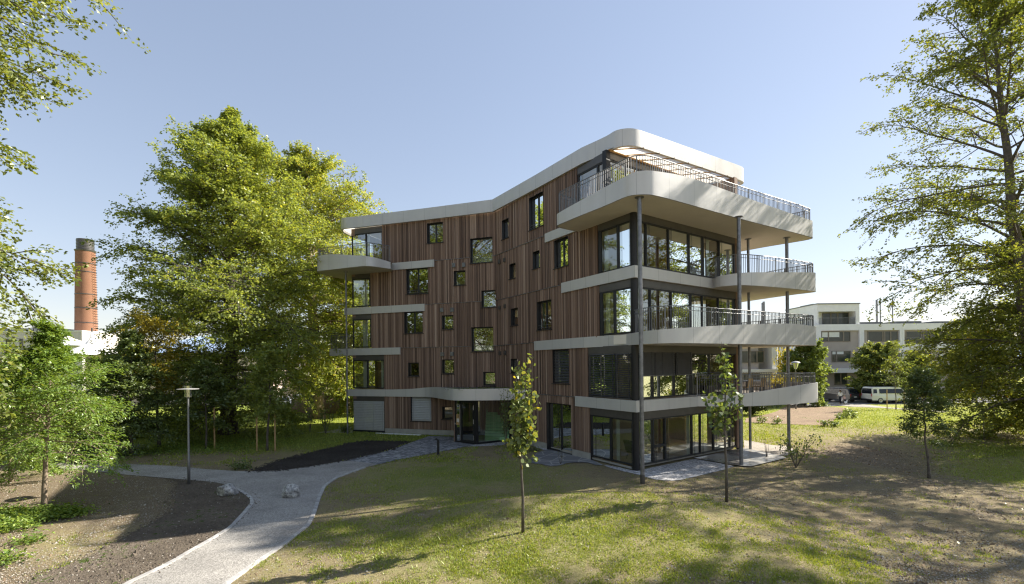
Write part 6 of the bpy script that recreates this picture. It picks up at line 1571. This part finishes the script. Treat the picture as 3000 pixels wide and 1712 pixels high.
# ------------------------------------------------ left: lamp, bollard, chimney, white works, tent
p = gnd('', 553.6, 1419.5); zl = at('', 543, 1131, p.y).z - p.z
r = empty('street_lamp', p, 0, 'slim grey path lamp with a flat round disc and glass cylinder at the path fork', 'street lamp')
m = MB(); m.lathe([(.001, 0), (.056, 0), (.056, 1.1), (.048, 1.12), (.038, zl - .56), (.038, zl - .52), (.08, zl - .46), (.08, zl - .42), (.02, zl - .41)], 16); m.build('post', MT['rail'], r, smooth=True)
m = MB(); m.lathe([(.125, zl - .47), (.125, zl)], 20); m.build('lamp_glass', MT['lampglass'], r, smooth=True)
m = MB(); m.lathe([(.128, zl - .135), (.40, zl - .145), (.40, zl - .125), (.128, zl - .10), (.128, zl - .135)], 28); m.build('lamp_disc', MT['lampdisc'], r)
m = MB(); m.lathe([(.05, zl - .42), (.05, zl - .24), (.03, zl - .12), (.001, zl - .10)], 12); m.build('lamp_bulb', MT['lampdisc'], r, smooth=True)
m = MB(); [m.tube([(.126 * math.cos(t), .126 * math.sin(t), zl - .47), (.126 * math.cos(t), .126 * math.sin(t), zl)], .008, 5) for t in np.linspace(0, 2 * math.pi, 5)[:-1]]; m.build('lamp_ribs', MT['rail'], r)
p = gnd('', 1284, 1334.5)
r = empty('bollard_light', p, 0, 'black bollard light with a bent head beside the cobbled path', 'bollard')
m = MB(); m.box(-.06, -.06, -.05, .06, .06, .80); m.build('post', MT['black'], r, bevel=.008)
m = MB(); m.hexa([(-.06, -.058, .80), (.06, -.058, .80), (.06, .058, .80), (-.06, .058, .80), (-.20, -.058, .885), (-.08, -.058, .925), (-.08, .058, .925), (-.20, .058, .885)]); m.build('lamp_head', MT['black'], r, bevel=.006)
# chimney
p = at('', 253, 1000, 83); zt_c = at('', 253, 703, 83).z; r0 = 51 / 2 / (F / 83)
r = empty('brick_chimney', (p.x, 83, -.3), 0, 'tall round brick factory chimney with a grey metal cap', 'chimney'); hh = zt_c + .3; capz = at('', 253, 735, 83).z + .3
m = MB(); m.lathe([(r0 * 1.13, 0), (r0 * .90, capz)], 40); m.build('shaft', MT['brick'], r, smooth=True)
m = MB(); m.lathe([(r0 * .93, capz - .25), (r0 * 1.0, capz), (r0 * .80, capz + .05), (r0 * .80, hh), (r0 * .70, hh), (r0 * .70, hh - 1)], 40); [m.lathe([(r0 * .805, q), (r0 * .83, q + .05), (r0 * .805, q + .1)], 40) for q in np.linspace(capz + .2, hh - .15, 7)]; m.build('cap', MT['header'], r)
for y in (775, 800, 865, 948, 905):
    q = at('', 253, y, 83).z + .3; rr_ = r0 * (1.13 - .23 * q / capz); m = MB(); m.lathe([(rr_ + .005, q), (rr_ + .06, q + .02), (rr_ + .06, q + .12), (rr_ + .005, q + .14)], 40); m.build('iron_band', MT['header'], r)
m = MB(); q = 1.0
while q < capz - .3:
    rr_ = r0 * (1.13 - .23 * q / capz); m.tube([(rr_ - .05, -.2, q), (rr_ + .42, -.22, q), (rr_ + .42, .2, q), (rr_ - .05, .2, q)], .03, 4); q += .42
m.build('climbing_irons', MT['dark'], r)
# white works building and its roof
X0, X1 = at('Q', -600, 350, 76).x, at('Q', 832, 350, 76).x; zr = at('Q', 500, 322, 76).z
r = empty('works_building', ((X0 + X1) / 2, 76, -.3), 0, 'long white works building behind the robinia, beside the chimney', 'building'); f = Front(r, 76, 'Q')
f.box('wall', 'soffit', X0, X1, -.3, zr, -14, 0); f.box('roof', 'roofgrey', X0 + .5, at('Q', 350, 300, 76).x, zr, at('Q', 200, 268, 76).z, -12, -3)
m = MB(); f.mb(X0 - .1, X1 + .1, zr, zr + .18, -14, .1, m); m.build('cornice', MT['white'], r)
for x0, x1 in ((365, 395), (540, 565), (640, 660), (200, 235), (60, 95)): f.window(f.rect(x0, 392, x1, 470), (), .0)
# tents
for i, (x, y, yb, w, Yt) in enumerate(((640, 305, 470, 3.6, 62), (935, 322, 560, 4.2, 60))):
    p = at('Q', x, y, Yt); q = at('Q', x, yb, Yt).z; r = empty('tent', (p.x + (1.6 if i == 0 else 0), Yt, -.3), 0, ['white peaked tent with a leaning mast beside the works building', 'white peaked tent in front of the chimney foot'][i], 'tent', 'white tents')
    m = MB(); n_ = 20; rings = []
    for k in range(7):
        t = k / 6; rad_ = w * (t ** 1.7) + .12; zz_ = p.z + .3 - (p.z - q) * t ** .62
        rings.append([(rad_ * math.cos(a) * (1.05 if j % 5 == 0 else .92) - (1.6 * (1 - t) if i == 0 else 0), rad_ * math.sin(a) * (1.05 if j % 5 == 0 else .92), zz_ - (.0 if j % 5 else .25 * t)) for j, a in enumerate(np.linspace(0, 2 * math.pi, n_ + 1)[:-1])])
    vs = [v_ for rg_ in rings for v_ in rg_]; fs = [(k * n_ + j, k * n_ + (j + 1) % n_, (k + 1) * n_ + (j + 1) % n_, (k + 1) * n_ + j) for k in range(6) for j in range(n_)]
    m.add(vs, fs); m.build('canvas', MT['canvas'], r)
    m = MB(); mx_ = -1.6 if i == 0 else 0; m.tube([(mx_ + (1.2 if i == 0 else 0), 0, 0), (mx_, 0, p.z + .3 + .5)], .09, 8); m.build('mast', MT['bark'], r)
# rose coloured house behind the beeches, white canopy house in the gap
X0, X1 = at('', 250, 1100, 64).x, at('', 800, 1100, 64).x
r = empty('rose_house', ((X0 + X1) / 2, 64, -.3), 0, 'low rose coloured building glimpsed through the beech foliage', 'building'); f = Front(r, 64, '')
zt_r = at('', 500, 1040, 64).z; f.box('wall', 'pinkwall', X0, X1, -.3, zt_r, -8, 0); f.box('roof', 'roofgrey', X0 - .3, X1 + .3, zt_r, zt_r + .3, -8.3, .3)
for x in range(290, 780, 70): f.window(f.rect(x, 1090, x + 26, 1130), (.5,), 0)
X0, X1 = at('P', 560, 400, 70).x, at('P', 1700, 400, 70).x
r = empty('canopy_house', ((X0 + X1) / 2, 70, -.3), 0, 'beige building with a long white canopy in the gap beside the left wing', 'building'); f = Front(r, 70, 'P')
f.box('wall', 'beige', X0, X1, -.3, at('P', 1000, 60, 70).z, -8, -.4); q = f.rect(560, 362, 1700, 474); f.box('canopy', 'white', X0, X1, q[2], q[3], -.38, 2.2)
for x in (900, 1010, 1085, 1140): c_ = f.rect(x, 474, x + 14, 640); f.box('post', 'pinkwall', c_[0], c_[1], -.3, q[2], 1.6, 1.8)
for x in (960, 1200, 760): f.window(f.rect(x, 240, x + 70, 355), (), -.38)
p = at('P', 1205, 775, 62); m = MB(); m.tube([(-.5, 0, 0), (-.45, 0, .75), (.45, 0, .75), (.5, 0, 0)], .07, 8); [m.box(-.45, -.03, z, .45, .03, z + .16) for z in (.2, .5)]; o = m.build('site_barrier', MT['terracotta'], None); o.location = (p.x, 62, p.z - .6); tag(o, 'orange red site barrier glimpsed below the left balcony', 'barrier')
# hills on the horizon
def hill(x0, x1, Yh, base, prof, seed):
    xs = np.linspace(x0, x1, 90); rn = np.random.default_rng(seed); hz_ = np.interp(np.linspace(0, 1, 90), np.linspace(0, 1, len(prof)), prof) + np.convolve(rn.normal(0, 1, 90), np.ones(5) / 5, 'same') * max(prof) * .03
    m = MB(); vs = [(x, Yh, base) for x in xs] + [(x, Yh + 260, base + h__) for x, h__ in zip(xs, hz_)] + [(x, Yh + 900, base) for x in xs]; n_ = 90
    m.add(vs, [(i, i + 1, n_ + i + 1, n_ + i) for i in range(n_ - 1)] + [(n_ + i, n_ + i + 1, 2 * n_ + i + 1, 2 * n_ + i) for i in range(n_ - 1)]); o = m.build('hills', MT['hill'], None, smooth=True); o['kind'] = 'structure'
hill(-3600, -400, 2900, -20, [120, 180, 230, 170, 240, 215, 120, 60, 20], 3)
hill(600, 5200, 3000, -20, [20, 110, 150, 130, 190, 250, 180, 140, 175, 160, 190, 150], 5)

# ------------------------------------------------ furniture on the first floor balcony and terrace
def table(label, x, y, z, L_, W_, h_, rz):
    r = empty('patio_table', (x, y, z), rz, label, 'table'); m = MB(); m.box(-L_ / 2, -W_ / 2, h_ - .035, L_ / 2, W_ / 2, h_); m.build('table_top', MT['slat'], r, bevel=.008)
    for sx in (-1, 1):
        for sy in (-1, 1): m = MB(); m.box(sx * (L_ / 2 - .12) - .025, sy * (W_ / 2 - .1) - .025, 0, sx * (L_ / 2 - .12) + .025, sy * (W_ / 2 - .1) + .025, h_ - .035); m.build('leg', MT['rail'], r)
def chair(label, x, y, z, rz, mat='stake'):
    r = empty('patio_chair', (x, y, z), rz, label, 'chair', 'chairs at the balcony table'); m = MB(); m.box(-.23, -.22, .42, .23, .22, .46); m.build('seat', MT[mat], r, bevel=.01)
    m = MB(); m.hexa([(-.22, .20, .46), (.22, .20, .46), (.22, .235, .46), (-.22, .235, .46), (-.21, .27, .88), (.21, .27, .88), (.21, .30, .88), (-.21, .30, .88)]); m.build('backrest', MT[mat], r, bevel=.01)
    for sx in (-1, 1):
        for sy in (-1, 1): m = MB(); m.box(sx * .20 - .018, sy * .19 - .018, 0, sx * .20 + .018, sy * .19 + .018, .42); m.build('leg', MT['rail'], r)
ga = math.atan2(FG.d.y, FG.d.x)
table('long grey table on the first floor balcony', 12.3, 25.1, 2.985, 1.9, .85, .74, ga)
chair('wooden chair at the near side of the balcony table, left', 11.7, 24.25, 2.985, ga + math.pi); chair('wooden chair at the near side of the balcony table, right', 12.6, 24.75, 2.985, ga + math.pi); chair('dark wooden chair at the house end of the balcony table', 10.75, 24.5, 2.985, ga + math.pi / 2, 'bark')
def pot(label, x, y, z, s, plantm, seed):
    m = MB(); m.lathe([(.001, 0), (.16 * s, 0), (.22 * s, .38 * s), (.24 * s, .38 * s), (.24 * s, .44 * s), (.20 * s, .44 * s), (.19 * s, .36 * s), (.001, .36 * s)], 20); r = empty('plant_pot', (x, y, z), 0, label, 'plant pot', 'plant pots on the balconies'); m.build('pot', MT['header'], r, smooth=False)
    rng = np.random.default_rng(seed); n = 260; c = rng.normal(0, .17 * s, (n, 3)) + np.array([0, 0, .62 * s]); A = unit(rng.normal(0, 1, (n, 3)) + np.array([0, 0, .6])); nr = unit(np.cross(A, rng.normal(0, 1, (n, 3)))); ln = rng.uniform(.07, .16, n) * s; np_quads('foliage', leaf_quads(c, A, nr, ln, ln * .5), rng.random(n), MT[plantm], r)
pot('leafy plant pot by the glass on the first floor balcony', 10.05, 24.55, 2.985, 1.2, 'young', 1); pot('plant pot at the far end of the first floor balcony', 14.6, 26.6, 2.985, 1.1, 'gold', 2); pot('plant pot on the top terrace behind the curved railing', 4.75, 20.9, 11.985, 1.0, 'young', 3)
# lounge seat inside the corner room
r = empty('lounge_chair', tuple(FR.pt(FR.L - 1.5, 0, -1.6)), 2.2, 'black lounge chair inside the ground floor corner room', 'chair'); m = MB(); m.box(-.4, -.35, .30, .4, .35, .42); m.build('seat', MT['black'], r, bevel=.04); m = MB(); m.hexa([(-.4, .30, .40), (.4, .30, .40), (.4, .40, .40), (-.4, .40, .40), (-.38, .50, .95), (.38, .50, .95), (.38, .60, .95), (-.38, .60, .95)]); m.build('backrest', MT['black'], r, bevel=.03)
for sx in (-1, 1):
    for sy in (-1, 1): m = MB(); m.tube([(sx * .33, sy * .28, .30), (sx * .38, sy * .33, 0)], .015, 6); m.build('leg', MT['black'], r)
# ================================================================== light, sky, camera
W = bpy.data.worlds.new('World'); S.world = W; W.use_nodes = True
nt = W.node_tree; nt.nodes.clear()
SUN = Vector((.94, .342, 0)).normalized(); EL = R(36)
sky = nt.nodes.new('ShaderNodeTexSky'); sky.sky_type = 'NISHITA'; sky.sun_disc = False; sky.sun_elevation = EL
sky.sun_rotation = math.atan2(SUN.x, SUN.y); sky.air_density = 1.25; sky.dust_density = .3; sky.ozone_density = 1.2; sky.altitude = 500
bg = nt.nodes.new('ShaderNodeBackground'); bg.inputs[1].default_value = .105
ow = nt.nodes.new('ShaderNodeOutputWorld'); gm_ = N(nt, 'ShaderNodeGamma', Gamma=.60); nt.links.new(sky.outputs[0], gm_.inputs[0]); tint = mixc(nt, 1.0, gm_.outputs[0], (1.30, 1.25, 1.325), 'MULTIPLY'); nt.links.new(tint, bg.inputs[0]); nt.links.new(bg.outputs[0], ow.inputs[0])
sl = bpy.data.lights.new('sun', 'SUN'); sl.energy = 4.9; sl.angle = R(.55); sl.color = (1, .93, .82)
so = bpy.data.objects.new('sun', sl); COL.objects.link(so)
dirv = Vector((SUN.x * math.cos(EL), SUN.y * math.cos(EL), math.sin(EL)))
so.rotation_euler = (-dirv).to_track_quat('-Z', 'Y').to_euler(); so.location = (40, 20, 40)
cam = bpy.data.cameras.new('camera'); co = bpy.data.objects.new('camera', cam); COL.objects.link(co)
cam.sensor_width = 36; cam.lens = F * 36 / 3000; cam.shift_y = (YH - 856) / 3000; cam.clip_end = 9000; cam.clip_start = .1
co.matrix_world = Matrix.Translation((0, 0, H)) @ Matrix.Rotation(math.pi / 2, 4, 'X') @ Matrix.Rotation(-ROLL, 4, 'Z')
S.camera = co
S.view_settings.view_transform = 'Standard'; S.view_settings.look = 'None'; S.view_settings.exposure = 0; S.view_settings.gamma = 1
S.render.engine = 'CYCLES'
cy = S.cycles; cy.max_bounces = 14; cy.transparent_max_bounces = 16; cy.diffuse_bounces = 8; cy.glossy_bounces = 4; cy.transmission_bounces = 8; cy.caustics_reflective = False; cy.caustics_refractive = False
cy.pixel_filter_type = 'BLACKMAN_HARRIS'; cy.filter_width = 1.25; cy.film_exposure = 2.4; cy.use_denoising = True; cy.use_adaptive_sampling = True; cy.adaptive_threshold = .012; cy.sample_clamp_indirect = 6
S.render.use_persistent_data = False
